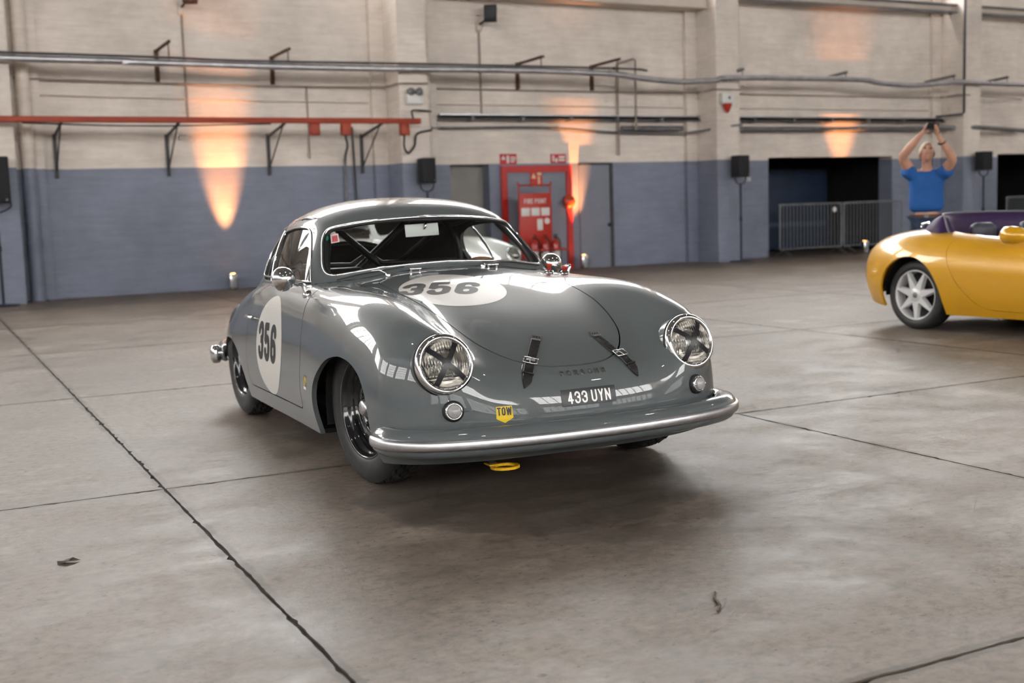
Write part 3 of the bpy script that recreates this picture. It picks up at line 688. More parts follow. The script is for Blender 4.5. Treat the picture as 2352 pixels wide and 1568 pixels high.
# signs
def sign(label, x, z, wd, ht, kind, yy=19.345):
    s = empty('wall_sign', (x, yy, z)); tag(s, label, 'sign', 'fire safety signs')
    MB().box((-wd/2,-.012,-ht/2), (wd/2,0,ht/2)).build('panel', M_REDSIGN, s); y = -.0135
    def pat(x0, x1, z0, z1, m=M_WHITE, nme='marking'): MB().add([(x0*wd, y, z0*ht), (x1*wd, y, z0*ht), (x1*wd, y, z1*ht), (x0*wd, y, z1*ht)], [(0, 1, 2, 3)]).build(nme, m, s)
    if kind == 0:
        MB().add([(-.44*wd, y, -.05*ht), (-.30*wd, y, .36*ht), (-.16*wd, y, -.05*ht)], [(0, 1, 2)]).build('flame_mark', M_WHITE, s); pat(-.10, .04, -.38, .34); pat(.12, .44, .10, .22); pat(.12, .44, -.10, .02); pat(.12, .36, -.30, -.18)
    elif kind == 1:
        pat(-.40, -.28, -.3, .36); pat(-.22, -.06, -.38, .05); pat(.02, .42, .05, .28); pat(.02, .42, -.28, -.05)
    else:
        MB().add([(-.40*wd, y, .05*ht), (-.22*wd, y, .42*ht), (-.02*wd, y, .05*ht)], [(0, 1, 2)]).build('flame_mark', M_CREAMSIGN, s); pat(.08, .42, .26, .44, M_CREAMSIGN); pat(.14, .30, -.40, .18, M_CREAMSIGN); pat(-.40, .42, -.47, -.42, M_CREAMSIGN)
M_CREAMSIGN = mat('sign_cream', (.75, .60, .36), .5, var=.03)
sign('red fire sign with white pictograms above the left corner of the red door frame', 9.75, 2.055, .34, .19, 0)
sign('red fire sign above the right corner of the red door frame', 10.79, 2.055, .32, .17, 1)
sign('upright red fire sign with cream symbols on the framed door', 10.295, 1.685, .25, .27, 2, 19.312)
# white wall number
lt = lettering('wall_number', '136', plane_place((15.18, 19.343, 1.60), (1, 0, 0), (0, 0, 1), (0, -1, 0)), .085, M_WHITE, None, w=.5, t=.2, gap=.2); tag(lt, 'small white painted number on the wall beside the loudspeaker', 'number')
# fire bell
bl = empty('fire_bell', (10.93, 19.28, 1.26)); tag(bl, 'round orange-red fire bell on the door frame', 'bell')
MB().lathe([(.05,0),(.10,-.02),(.125,-.06),(.11,-.10),(.05,-.125),(0,-.13)], 24, axis='y').build('gong', mat('bell_red', (.55, .06, .02), .35, var=.05), bl); MB().box((-.06,-.02,-.06), (.06,.04,.06), .01).build('box', M_BLKCAB, bl)
# fire point trolley and extinguishers
fp = empty('fire_point_trolley', (9.96, 18.75, 0), .0); tag(fp, 'red fire point trolley board with white labels and a shelf', 'trolley')
MB().box((-.31,-.012,.25), (.31,.012,1.42), .006).build('board', mat('fire_red', (.50, .030, .018), .38, var=.05), fp)
MB().tube(smooth_open([(-.32,0,.1),(-.32,0,1.5),(-.29,0,1.56),(.29,0,1.56),(.32,0,1.5),(.32,0,.1)], 3), .016, 8).build('tube_frame', mat('fire_red_frame', (.42, .025, .02), .4, var=.05), fp)
MB().box((-.32,-.40,.40), (.46,0,.43), .006).build('shelf', mat('fire_red_shelf', (.42, .022, .014), .4, var=.05), fp); MB().box((-.32,-.40,.06), (.40,0,.09), .006).build('base', mat('fire_red_base', (.30, .02, .014), .5, var=.05), fp)
lettering('heading', 'FIRE POINT', plane_place((0,-.0135,1.28), (1, 0, 0), (0, 0, 1), (0, -1, 0)), .085, M_WHITE, fp, w=.5, t=.16, gap=.14, space=.3)
for k in (-1, 0, 1): MB().box((k*.2-.085,-.016,1.02), (k*.2+.085,-.012,1.16), .002).build('notice', M_WHITE, fp)
MB().box((.03,-.016,.76), (.14,-.012,.96), .002).build('notice', M_WHITE, fp)
MB().lathe([(0,-.002),(.055,-.002)], 18, (.23,-.012,.92), 'y').build('round_notice', M_WHITE, fp)
for q in (-.25, .33): MB().tube([(q-.03,-.2,.03), (q+.03,-.2,.03)], .06, 14).build('castor', M_BLACK, fp)
exm = [mat('extinguisher_red', (.42, .028, .022), .28, 0, .4, .04)]
for k, (x, lb) in enumerate(((-.16, 'left'), (.06, 'middle'), (.27, 'right'))):
    ex = empty('fire_extinguisher', (9.96+x, 18.52, .09)); tag(ex, 'red fire extinguisher, %s of the three under the shelf' % lb, 'extinguisher', 'extinguishers on the fire point')
    MB().lathe([(0,0),(.075,0),(.078,.02),(.078,.40),(.068,.46),(.04,.495),(.024,.50),(.024,.53)], 22).build('cylinder', exm[0], ex); MB().lathe([(.0785,.18),(.0785,.30)], 22).build('label_band', M_WHITE, ex)
    MB().box((-.015,-.06,.53), (.015,.05,.555), .004).box((-.012,-.075,.57), (.012,.04,.59), .004).build('valve_lever', M_BLKCAB, ex); MB().tube(smooth_open([(.02,0,.53),(.08,-.01,.48),(.09,-.02,.3),(.088,-.02,.12)], 4), .010, 6).build('hose', M_BLACK, ex)
# loudspeakers on stands
def speaker(x, y, z0, wd, ht, label, label2, rz=0., heavy=False):
    st = empty('speaker_stand', (x, y, 0)); tag(st, label2, 'stand', 'speaker stands along the wall')
    MB().tube([(0, 0, .015), (0, 0, z0-.12)], .022, 10).build('pole', M_DKPOLE, st); MB().tube([(0, 0, .78), (0, 0, .86)], .032, 10).build('clamp', M_DKPOLE, st)
    MB().lathe([(0,.03),(.04,.03),(.22,.018),(.23,.0),(0,0)], 28).build('base_plate', M_DKPOLE, st)
    MB().tube(smooth_open([(-wd*.48,0,z0+.05),(-wd*.48,0,z0-.05),(-.06,0,z0-.12),(.06,0,z0-.12),(wd*.48,0,z0-.05),(wd*.48,0,z0+.05)], 4), .014, 8).build('yoke', M_DKPOLE, st)
    sp = empty('loudspeaker', (x, y, z0), rz); tag(sp, label, 'loudspeaker', 'loudspeakers along the wall')
    MB().box((-wd/2,-.13,0), (wd/2,.13,ht), .018).build('cabinet', M_BLKCAB, sp); MB().box((-wd/2+.02,-.137,.02), (wd/2-.02,-.128,ht-.02), .004).build('grille', M_GRILLE, sp)
    MB().lathe([(.012,-.004),(0,-.004)], 10, (wd*.36,-.137,.05), 'y').build('badge', M_STEEL, sp)
M_DKPOLE = mat('dark_blue_pole', (.02, .028, .045), .45, .2, var=.1)
speaker(7.72, 18.35, 1.62, .24, .42, 'small black loudspeaker on a stand before the middle pier', 'thin dark pole stand before the middle pier')
speaker(14.22, 18.35, 1.62, .25, .41, 'small black loudspeaker on a stand under the alarm beacon', 'thin dark pole stand under the alarm beacon')
speaker(20.75, 18.35, 1.66, .27, .40, 'small black loudspeaker on a stand right of the photographer', 'thin dark pole stand right of the photographer')
speaker(1.08, 18.35, 1.46, .40, .66, 'large black loudspeaker cut by the left edge of the picture', 'dark pole stand with a flat base at the left edge')
# uplighters washing the wall with amber light
def uplight(x, y, label, power, visible=True, tx=0.):
    u = empty('uplighter', (x, y, 0)); tag(u, label, 'uplighter', 'battery uplighters at the wall')
    MB().box((-.06,-.06,0), (.06,.06,.26), .012).build('case', M_CHROME, u); MB().box((-.045,-.066,.03), (.045,-.058,.23), .003).build('front_panel', mat('uplighter_panel', (.35, .35, .37), .3, .4, var=.1), u)
    MB().lathe([(0,.262),(.04,.262)], 16).build('led_lens', mat('amber_led', (.6, .3, .1), .3, emis=(1., .42, .12), es=25.), u)
    l = bpy.data.lights.new('amber_spot', 'SPOT'); l.energy = power; l.color = (1., .36, .10); l.spot_size = math.radians(30); l.spot_blend = 1.; l.shadow_soft_size = .03
    lo = bpy.data.objects.new('amber_spot', l); COL.objects.link(lo); lo.parent = u; lo.location = (0, 0, .30)
    d = Vector((tx, .20, 1.)).normalized(); lo.rotation_euler = d.to_track_quat('-Z', 'Y').to_euler()
uplight(4.55, 19.02, 'small chrome uplighter on the floor below the left amber glow', 1300.)
uplight(11.10, 19.02, 'small chrome uplighter on the floor beside the red door frame', 1100.)
uplight(17.62, 18.62, 'small uplighter standing between the two crowd barriers', 1000.)
LEAF, TWIG = (.38, 4.15), (1.92, 2.60)
# litter on the floor
lf = MB().add([(-.035,-.012,.002),(-.01,-.024,.010),(.02,-.018,.006),(.04,.0,.003),(.018,.02,.012),(-.014,.022,.004),(-.034,.01,.009),(0,0,.006)], [(k, (k+1) % 7, 7) for k in range(7)]).build('dead_leaf', mat('dry_leaf', (.045, .034, .02), .7, var=.3, scale=60)); lf.location = (LEAF[0], LEAF[1], 0); tag(lf, 'small dark dead leaf on the concrete at the lower left', 'leaf')
tw_ = MB().tube(smooth_open([(0,0,.004),(.012,.05,.006),(.006,.11,.004),(.014,.16,.005)], 4), [.004]*13, 6).build('twig', mat('brown_twig', (.10, .075, .05), .8, var=.3, scale=40)); tw_.location = (TWIG[0], TWIG[1], 0); tw_.rotation_euler = (0, 0, -.5); tag(tw_, 'thin brown twig lying on the concrete before the grey coupe', 'twig')
# dark stores behind the openings
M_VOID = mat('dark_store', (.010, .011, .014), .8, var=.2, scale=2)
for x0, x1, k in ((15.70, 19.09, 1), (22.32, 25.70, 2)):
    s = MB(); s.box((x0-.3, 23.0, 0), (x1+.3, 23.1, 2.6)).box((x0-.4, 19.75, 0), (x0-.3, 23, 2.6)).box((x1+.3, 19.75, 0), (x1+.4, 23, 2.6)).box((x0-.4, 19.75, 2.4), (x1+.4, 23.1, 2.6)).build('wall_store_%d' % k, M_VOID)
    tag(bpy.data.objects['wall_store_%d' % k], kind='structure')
bd = MB().box((0,0,.05), (2.0,.08,1.85), .01).build('blue_panel', mat('navy_board', (.014, .026, .055), .6, var=.2, scale=2)); bd.location = (17.0, 21.3, 0); tag(bd, 'dark navy board standing in the unlit store', 'board')
MB().box((.05,-.02,.55), (1.95,0,.65)).build('rail', mat('board_rail', (.05, .075, .12), .5, var=.1), bd)
# crowd barriers
M_BARR = mat('weathered_galvanising', (.20, .215, .23), .5, .5, var=.2, scale=8)
def barrier(x, y, rzt, label, L=1.62):
    b = empty('crowd_barrier', (x, y, 0), rzt); tag(b, label, 'barrier', 'steel crowd barriers at the openings')
    MB().tube(smooth_open([(0,0,.14),(0,0,.95),(.03,0,1.03),(.10,0,1.06),(L-.10,0,1.06),(L-.03,0,1.03),(L,0,.95),(L,0,.14)], 4), .019, 8).tube([(0,0,.16), (L,0,.16)], .017, 8).build('frame', M_BARR, b)
    n = 17; bar = None
    for k in range(n):
        xx = .09+(L-.18)*k/(n-1)
        if bar is None: bar = MB().tube([(0, 0, .16), (0, 0, 1.06)], .0085, 6).build('bar', M_BARR, b); bar.location = (xx, 0, 0)
        else: o = bar.copy(); COL.objects.link(o); o.parent = b; o.location = (xx, 0, 0)
    for xx in (.10, L-.10):
        MB().tube([(xx,-.26,.012), (xx,0,.15), (xx,.26,.012)], .016, 8).build('foot', M_BARR, b)
    return b
b1 = barrier(15.75, 19.05, .0, 'left of the two steel crowd barriers before the dark opening'); b2 = barrier(17.45, 19.05, 0.0, 'steel crowd barrier behind the yellow car, before the dark opening'); b3 = barrier(22.35, 19.1, 0, 'steel crowd barrier at the right edge of the picture')
MB().lathe([(0,-.004),(.055,-.004)], 18, (1.42,-.02,.93), 'y').build('white_disc', M_WHITE, b1)
# ------------------------------------------------------------------ the grey coupe: coachwork sheets (x forward, y left, z up, x=0 front axle)
def rowx(x, yz): return [(x, y, z) for y, z in yz]
BODY_NET = [
 [(.615,0,.165),(.61,.18,.165),(.595,.34,.165),(.575,.45,.165),(.55,.54,.165),(.52,.61,.165),(.485,.67,.165),(.45,.71,.165),(.42,.735,.165),(.39,.75,.165),(.36,.755,.165)],
 [(.682,0,.27),(.677,.18,.27),(.662,.35,.27),(.642,.47,.27),(.615,.56,.27),(.58,.64,.27),(.54,.695,.27),(.495,.74,.265),(.445,.77,.25),(.395,.778,.215),(.34,.765,.17)],
 [(.675,0,.385),(.67,.19,.385),(.655,.36,.39),(.642,.48,.395),(.618,.575,.40),(.58,.645,.40),(.532,.705,.395),(.48,.752,.38),(.42,.784,.34),(.36,.797,.26),(.30,.775,.172)],
 [(.635,0,.475),(.63,.2,.477),(.612,.375,.492),(.608,.475,.522),(.588,.57,.55),(.545,.65,.552),(.49,.713,.54),(.425,.765,.505),(.35,.797,.425),(.28,.81,.305),(.22,.78,.172)],
 [(.555,0,.525),(.545,.21,.528),(.508,.37,.545),(.515,.46,.597),(.508,.553,.66),(.468,.635,.67),(.395,.71,.648),(.31,.768,.585),(.22,.805,.465),(.17,.82,.32),(.12,.785,.172)],
 [(.42,0,.59),(.41,.20,.592),(.375,.35,.602),(.345,.45,.652),(.33,.545,.715),(.30,.633,.727),(.245,.71,.70),(.175,.775,.625),(.11,.812,.485),(.07,.825,.325),(.04,.787,.17)],
 [(.20,0,.675),(.19,.19,.675),(.165,.33,.68),(.135,.43,.71),(.112,.53,.762),(.09,.625,.775),(.05,.712,.743),(.01,.783,.655),(-.03,.818,.495),(-.06,.827,.325),(-.08,.787,.17)],
 [(-.08,0,.752),(-.08,.18,.752),(-.10,.32,.75),(-.12,.42,.76),(-.13,.52,.788),(-.15,.622,.796),(-.17,.715,.76),(-.20,.783,.665),(-.22,.817,.5),(-.23,.825,.325),(-.24,.785,.168)],
 [(-.36,0,.818),(-.36,.18,.817),(-.37,.33,.806),(-.38,.45,.80),(-.39,.545,.803),(-.40,.632,.80),(-.42,.717,.763),(-.43,.78,.67),(-.44,.81,.505),(-.44,.817,.33),(-.44,.777,.166)],
 rowx(-.65, [(0,.868),(.18,.863),(.34,.845),(.47,.825),(.565,.815),(.645,.803),(.717,.767),(.776,.675),(.804,.51),(.811,.33),(.771,.165)]),
 rowx(-.95, [(0,.86),(.18,.855),(.34,.845),(.48,.832),(.575,.822),(.65,.806),(.72,.768),(.776,.677),(.801,.51),(.807,.33),(.767,.165)]),
 rowx(-1.3, [(0,.85),(.18,.848),(.34,.84),(.48,.83),(.575,.818),(.65,.80),(.719,.761),(.774,.672),(.80,.506),(.805,.33),(.765,.165)]),
 rowx(-1.65, [(0,.85),(.18,.845),(.34,.835),(.47,.82),(.565,.805),(.642,.784),(.71,.742),(.768,.65),(.798,.495),(.80,.33),(.76,.165)]),
 rowx(-2.0, [(0,.84),(.18,.835),(.34,.82),(.46,.797),(.55,.77),(.625,.737),(.69,.69),(.748,.605),(.786,.475),(.79,.33),(.752,.17)]),
 rowx(-2.3, [(0,.80),(.18,.79),(.33,.765),(.44,.74),(.525,.705),(.595,.668),(.655,.622),(.707,.55),(.742,.445),(.743,.32),(.708,.18)]),
 rowx(-2.58, [(0,.70),(.18,.69),(.32,.665),(.42,.64),(.50,.612),(.565,.58),(.62,.54),(.66,.485),(.68,.405),(.675,.305),(.64,.19)]),
 [(-2.84,0,.555),(-2.825,.18,.55),(-2.80,.31,.535),(-2.77,.40,.52),(-2.74,.47,.50),(-2.71,.53,.48),(-2.68,.575,.45),(-2.66,.61,.40),(-2.65,.625,.345),(-2.65,.62,.28),(-2.66,.585,.20)],
 [(-2.97,0,.40),(-2.96,.18,.40),(-2.92,.30,.39),(-2.88,.38,.38),(-2.84,.445,.37),(-2.80,.50,.355),(-2.76,.54,.335),(-2.74,.565,.31),(-2.73,.575,.28),(-2.73,.57,.245),(-2.735,.545,.21)],
 [(-2.95,0,.22),(-2.94,.18,.22),(-2.90,.29,.22),(-2.87,.36,.22),(-2.84,.415,.22),(-2.81,.46,.22),(-2.79,.49,.22),(-2.78,.51,.215),(-2.775,.515,.21),(-2.77,.512,.205),(-2.765,.50,.2)],
]
ROOF_NET = [
 [(-.55,0,.78),(-.57,.18,.78),(-.60,.36,.775),(-.64,.50,.77),(-.70,.60,.765),(-.77,.655,.76),(-.84,.69,.75),(-.90,.71,.70)],
 [(-.655,0,.875),(-.675,.18,.872),(-.70,.36,.862),(-.735,.50,.845),(-.785,.595,.833),(-.85,.645,.825),(-.92,.672,.81),(-.98,.69,.74)],
 [(-.785,0,1.0),(-.80,.17,.996),(-.825,.34,.985),(-.86,.465,.97),(-.91,.55,.955),(-.97,.605,.93),(-1.03,.65,.86),(-1.08,.68,.76)],
 [(-.915,0,1.118),(-.925,.17,1.113),(-.945,.33,1.098),(-.98,.445,1.082),(-1.03,.515,1.06),(-1.09,.565,1.01),(-1.13,.63,.90),(-1.16,.67,.78)],
 [(-1.05,0,1.185),(-1.055,.16,1.18),(-1.075,.31,1.165),(-1.10,.42,1.14),(-1.14,.50,1.11),(-1.18,.56,1.04),(-1.21,.63,.91),(-1.23,.67,.78)],
 rowx(-1.3, [(0,1.22),(.17,1.215),(.32,1.195),(.43,1.165),(.515,1.12),(.575,1.04),(.635,.91),(.67,.78)]),
 rowx(-1.6, [(0,1.215),(.17,1.21),(.32,1.185),(.43,1.15),(.51,1.10),(.57,1.02),(.63,.90),(.67,.77)]),
 rowx(-1.9, [(0,1.165),(.165,1.16),(.305,1.13),(.405,1.09),(.478,1.035),(.532,.96),(.588,.86),(.635,.74)]),
 rowx(-2.2, [(0,1.06),(.15,1.055),(.275,1.025),(.36,.985),(.42,.935),(.465,.865),(.51,.78),(.55,.66)]),
 rowx(-2.5, [(0,.89),(.13,.885),(.235,.855),(.31,.815),(.37,.765),(.415,.70),(.455,.63),(.5,.54)]),
 rowx(-2.75, [(0,.69),(.13,.685),(.24,.66),(.32,.62),(.38,.57),(.43,.51),(.47,.45),(.5,.4)]),
 rowx(-2.93, [(0,.45),(.12,.445),(.2,.43),(.27,.4),(.33,.37),(.37,.34),(.4,.3),(.42,.27)]),
]
ROOF_CREASE = [1, 1, 1, .8, .2, 0, 0, 0, 0, 0, 0, 0]
# ------------------------------------------------------------------ the grey coupe
BODY = Surf(BODY_NET); ROOF = Surf(ROOF_NET, ROOF_CREASE)
up_mask = lambda P, n: n[:, 2] > .12
GAP = .003
ARCH_F = smooth_open([(-.352,.05),(-.358,.2),(-.350,.298),(-.315,.387),(-.25,.455),(-.135,.522),(0,.553),(.10,.55),(.19,.527),(.268,.483),(.33,.41),(.365,.30),(.375,.2),(.375,.05)], 6)
ARCH_R = smooth_open([(-1.70,.05),(-1.695,.2),(-1.70,.28),(-1.74,.36),(-1.82,.425),(-1.95,.457),(-2.08,.462),(-2.22,.45),(-2.34,.41),(-2.43,.33),(-2.47,.2),(-2.47,.05)], 6)
DOOR = round_poly([(-.72,.90),(-.60,.745),(-.545,.62),(-.53,.5),(-.535,.38),(-.555,.255),(-1.565,.25),(-1.575,.35),(-1.57,.54),(-1.548,.68),(-1.525,.76),(-1.50,.90)], [.0,.08,.08,.08,.06,.03,.03,.04,.08,.08,.03,0])
HOOD_HALF = smooth_open([(.592,0),(.588,.08),(.575,.145),(.548,.20),(.508,.252),(.445,.30),(.367,.341),(.283,.365),(.18,.385),(.05,.402),(-.12,.415),(-.30,.425),(-.46,.43)], 6)
HOOD = np.vstack([HOOD_HALF, [(-.50,.425),(-.53,.40),(-.55,.36),(-.565,.2),(-.57,0)], [(-.565,-.2),(-.55,-.36),(-.53,-.40),(-.50,-.425)], (HOOD_HALF*[1, -1])[::-1][:-1]])
WIN_SIDE = smooth_closed([(.72,5.15),(.9,4.98),(1.5,4.93),(2.3,4.92),(2.9,4.88),(3.45,4.78),(4.1,4.66),(4.8,4.6),(5.5,4.58),(6.05,4.66),(6.4,4.95),(6.58,5.5),(6.56,6.1),(6.42,6.55),(6.1,6.78),(5,6.84),(4,6.78),(3,6.66),(2,6.42),(1.3,6.1),(.85,5.6)], 5)
SCREEN = np.vstack([round_poly([(1.16,-.5),(1.10,1.5),(1.05,4.12),(2.98,4.12),(3.0,2.0),(2.97,-.5)], [0,.2,.75,.75,.2,0], 10)])
REAR_WIN = round_poly([(7.3,-.5),(7.3,2.3),(8.5,2.5),(8.6,-.5)], [0,.45,.45,0], 8)

HL_AX = lambda sg: (.962, sg*.03, .27)
def lamp_f(s):
    a = np.array(HL_AX(1)); a = a/np.linalg.norm(a); q = s.P*np.array([1, 1, 1])-np.array([.573, .563, .556]); al = q@a
    return np.where(s.P[:, 0] > .3, .113-np.linalg.norm(q-al[:, None]*a, axis=1), -1.)
def hood_f(s): return sdpoly(s.P[:, :2], HOOD)
def door_f(s): return np.where(s.P[:, 2] > .1, sdpoly(s.P[:, [0, 2]], DOOR), -1.)
def arch_f(s): return np.where(np.abs(s.P[:, 1]) > .45, np.maximum(sdpoly(s.P[:, [0, 2]], ARCH_F), sdpoly(s.P[:, [0, 2]], ARCH_R)), -1.)

def _blend(sheet, other, own_roof):
    """smooth concave fillet between cabin and shoulders; returns sheet with z raised and the difference own-other"""
    z = sheet.P[:, 2]; zo = np.full(len(z), -5.)
    box = (sheet.P[:, 0] < -.45) & (sheet.P[:, 0] > -2.95) & (np.abs(sheet.P[:, 1]) < .74) & (sheet.n[:, 2] > -.05)
    idx = np.nonzero(box)[0]
    P, n, res = other.invert((0, 1), sheet.P[idx][:, :2], up_mask)
    ok = res < 2e-3; zo[idx[ok]] = P[ok, 2]
    diff = z-zo
    k = np.interp(sheet.P[:, 0], [-2.6, -2.1, -1.75, -1.5, -.9, -.6], [.11, .11, .07, .03, .018, .012])
    h = np.clip(k-np.abs(diff), 0, None)/k
    Pn = sheet.P.copy(); Pn[:, 2] = np.maximum(z, np.where(diff > -k, z, z))+h*h*k*.25
    if own_roof: pass
    s2 = Sheet(Pn, sheet.n, sheet.F, sheet.rim, sheet.uv)
    return s2.renormal(), diff

def build_coupe(root, paint, full=True):
    """coachwork of one coupe as parts of root"""
    half = BODY.sheet(227, 131)
    half, dif = _blend(half, ROOF, False)
    half.uv = np.column_stack([half.uv, dif])
    low = half.clip(lambda s: s.uv[:, 2], rim=False)           # drop what lies under the cabin
    rh = ROOF.sheet(151, 105); rh, dr = _blend(rh, BODY, True); rh.uv = np.column_stack([rh.uv, dr])
    top = rh.clip(lambda s: s.uv[:, 2], rim=False)
    # body shell without bonnet, doors and wheel openings
    shell = low.clip(lambda s: -lamp_f(s), rim=False).clip(lambda s: -arch_f(s)).clip(lambda s: -hood_f(s)-GAP).clip(lambda s: -door_f(s)-GAP)
    sb = shell.both()
    o = sb.build('body_shell', paint, root, lip=.022, lipdir=lambda p: (0, -np.sign(p[1]), 0) if p[2] < .56 and abs(p[1]) > .5 else (0, 0, -1))
    bon = low.clip(lambda s: hood_f(s)-GAP).both().offset(.0006).build('bonnet', paint, root, lip=.015)
    doors = []
    for sg in (-1, 1):
        d = low.clip(lambda s: door_f(s)-GAP)
        if sg < 0: d = d.mirror()
        doors.append(d.build('door', paint, root, lip=.015))
    # cabin: roof shell with window openings
    cab = top.clip(lambda s: -sdpoly(s.uv[:, :2], SCREEN)).clip(lambda s: -sdpoly(s.uv[:, :2], WIN_SIDE)).clip(lambda s: -sdpoly(s.uv[:, :2], REAR_WIN))
    cab.both().build('roof_shell', paint, root, lip=.02)
    cab.clip(lambda s: s.P[:, 2]-.84, rim=False).both().offset(-.022).build('headlining', M_INTERIOR, root)
    raw = ROOF.sheet(151, 105)
    raw.clip(lambda s: sdpoly(s.uv, SCREEN)+.06).both().offset(-.008).build('windscreen', M_GLASS, root)
    wing = raw.clip(lambda s: sdpoly(s.uv, WIN_SIDE)+.04).clip(lambda s: s.P[:, 2]-.79, rim=False).offset(-.008)
    for sg in (1, -1):
        a = wing.clip(lambda s: 5.62+(6.8-s.uv[:, 1])*.16-s.uv[:, 0]); b = wing.clip(lambda s: s.uv[:, 0]-(5.68+(6.8-s.uv[:, 1])*.16))
        (a if sg > 0 else a.mirror()).build('door_window', M_GLASS, root); (b if sg > 0 else b.mirror()).build('quarter_window', M_GLASS, root)
    raw.clip(lambda s: sdpoly(s.uv, REAR_WIN)+.04).both().offset(-.008).build('rear_window', M_GLASS, root)
    # trims: chrome over black seal round every opening
    def edge(poly, off, sg=1, lim=None):
        q = resample_closed(poly, .06); q = q[(q[:, 1] >= 0)] if lim is None else q[lim(q)]
        P, n = ROOF.normal(q[:, 0], q[:, 1]); P = P+n*off; return P*np.array([1, sg, 1])
    for poly, nm, r in ((SCREEN, 'windscreen_trim', .0065), (REAR_WIN, 'rear_window_trim', .006)):
        q = resample_closed(poly, .05); k = np.argmax(q[:, 1] < 0) if (q[:, 1] < 0).any() else 0
        q = np.roll(q, -k, 0); q = q[q[:, 1] >= 0]
        # order along the curve starting from the centre line
        P, n = ROOF.normal(q[:, 0], q[:, 1]); m = np.array([1, -1, 1])
        Pc = P+n*.002; loop = np.vstack([Pc, (Pc*m)[::-1]])
        MB().tube(loop, r, 8, closed=True).build(nm, M_CHROME, root)
        q2 = q+0; P2, n2 = ROOF.normal(np.clip(q[:, 0]+np.sign(2.0-q[:, 0])*.0, 0, 11), q[:, 1]); 
        cen = P.mean(0)*np.array([1, 0, 1]); inw = P+(cen-P)/np.linalg.norm(cen-P, axis=1)[:, None]*.012-n*.003; lp = np.vstack([inw, (inw*m)[::-1]])
        MB().tube(lp, .008, 6, closed=True).build(nm.replace('trim', 'seal'), M_BLACK, root)
    for sg in (1, -1):
        q = resample_closed(WIN_SIDE, .06); P, n = ROOF.normal(q[:, 0], q[:, 1]); P[:, 2] = np.maximum(P[:, 2], .822); P = (P+n*.001)*np.array([1, sg, 1])
        MB().tube(P, .0052, 8, closed=True).build('side_window_trim', M_CHROME, root)
        v = np.linspace(4.55, 6.8, 14); P, n = ROOF.normal(5.65+(6.8-v)*.16, v); P = P[P[:, 2] > .80]
        n = n[-len(P):]; MB().tube((P+n[:len(P)]*.0)*np.array([1, sg, 1]), .011, 8, flat=.7).build('window_pillar', M_CHROME, root)
    return bon, doors, low

def on_body(x, z, sg):                 # point and normal on a body side
    P, n, r = BODY.invert((0, 2), [(x, z)], lambda P, n: (n[:, 1] > .3)); m = np.array([1, sg, 1]); return P[0]*m, n[0]*m
def on_nose(y, z):
    P, n, r = BODY.invert((1, 2), [(abs(y), z)], lambda P, n: (n[:, 0] > .3) & (P[:, 0] > .2)); m = np.array([1, 1 if y >= 0 else -1, 1]); return P[0]*m, n[0]*m
def on_top(x, y):
    P, n, r = BODY.invert((0, 1), [(x, abs(y))], up_mask); m = np.array([1, 1 if y >= 0 else -1, 1]); return P[0]*m, n[0]*m

def basis(n, upv=(0, 0, 1)):
    n = np.array(n, float); n /= np.linalg.norm(n); u = np.array(upv, float); u = u-n*(u@n); u /= np.linalg.norm(u); return np.cross(u, n), u, n   # right(as seen facing), up, normal

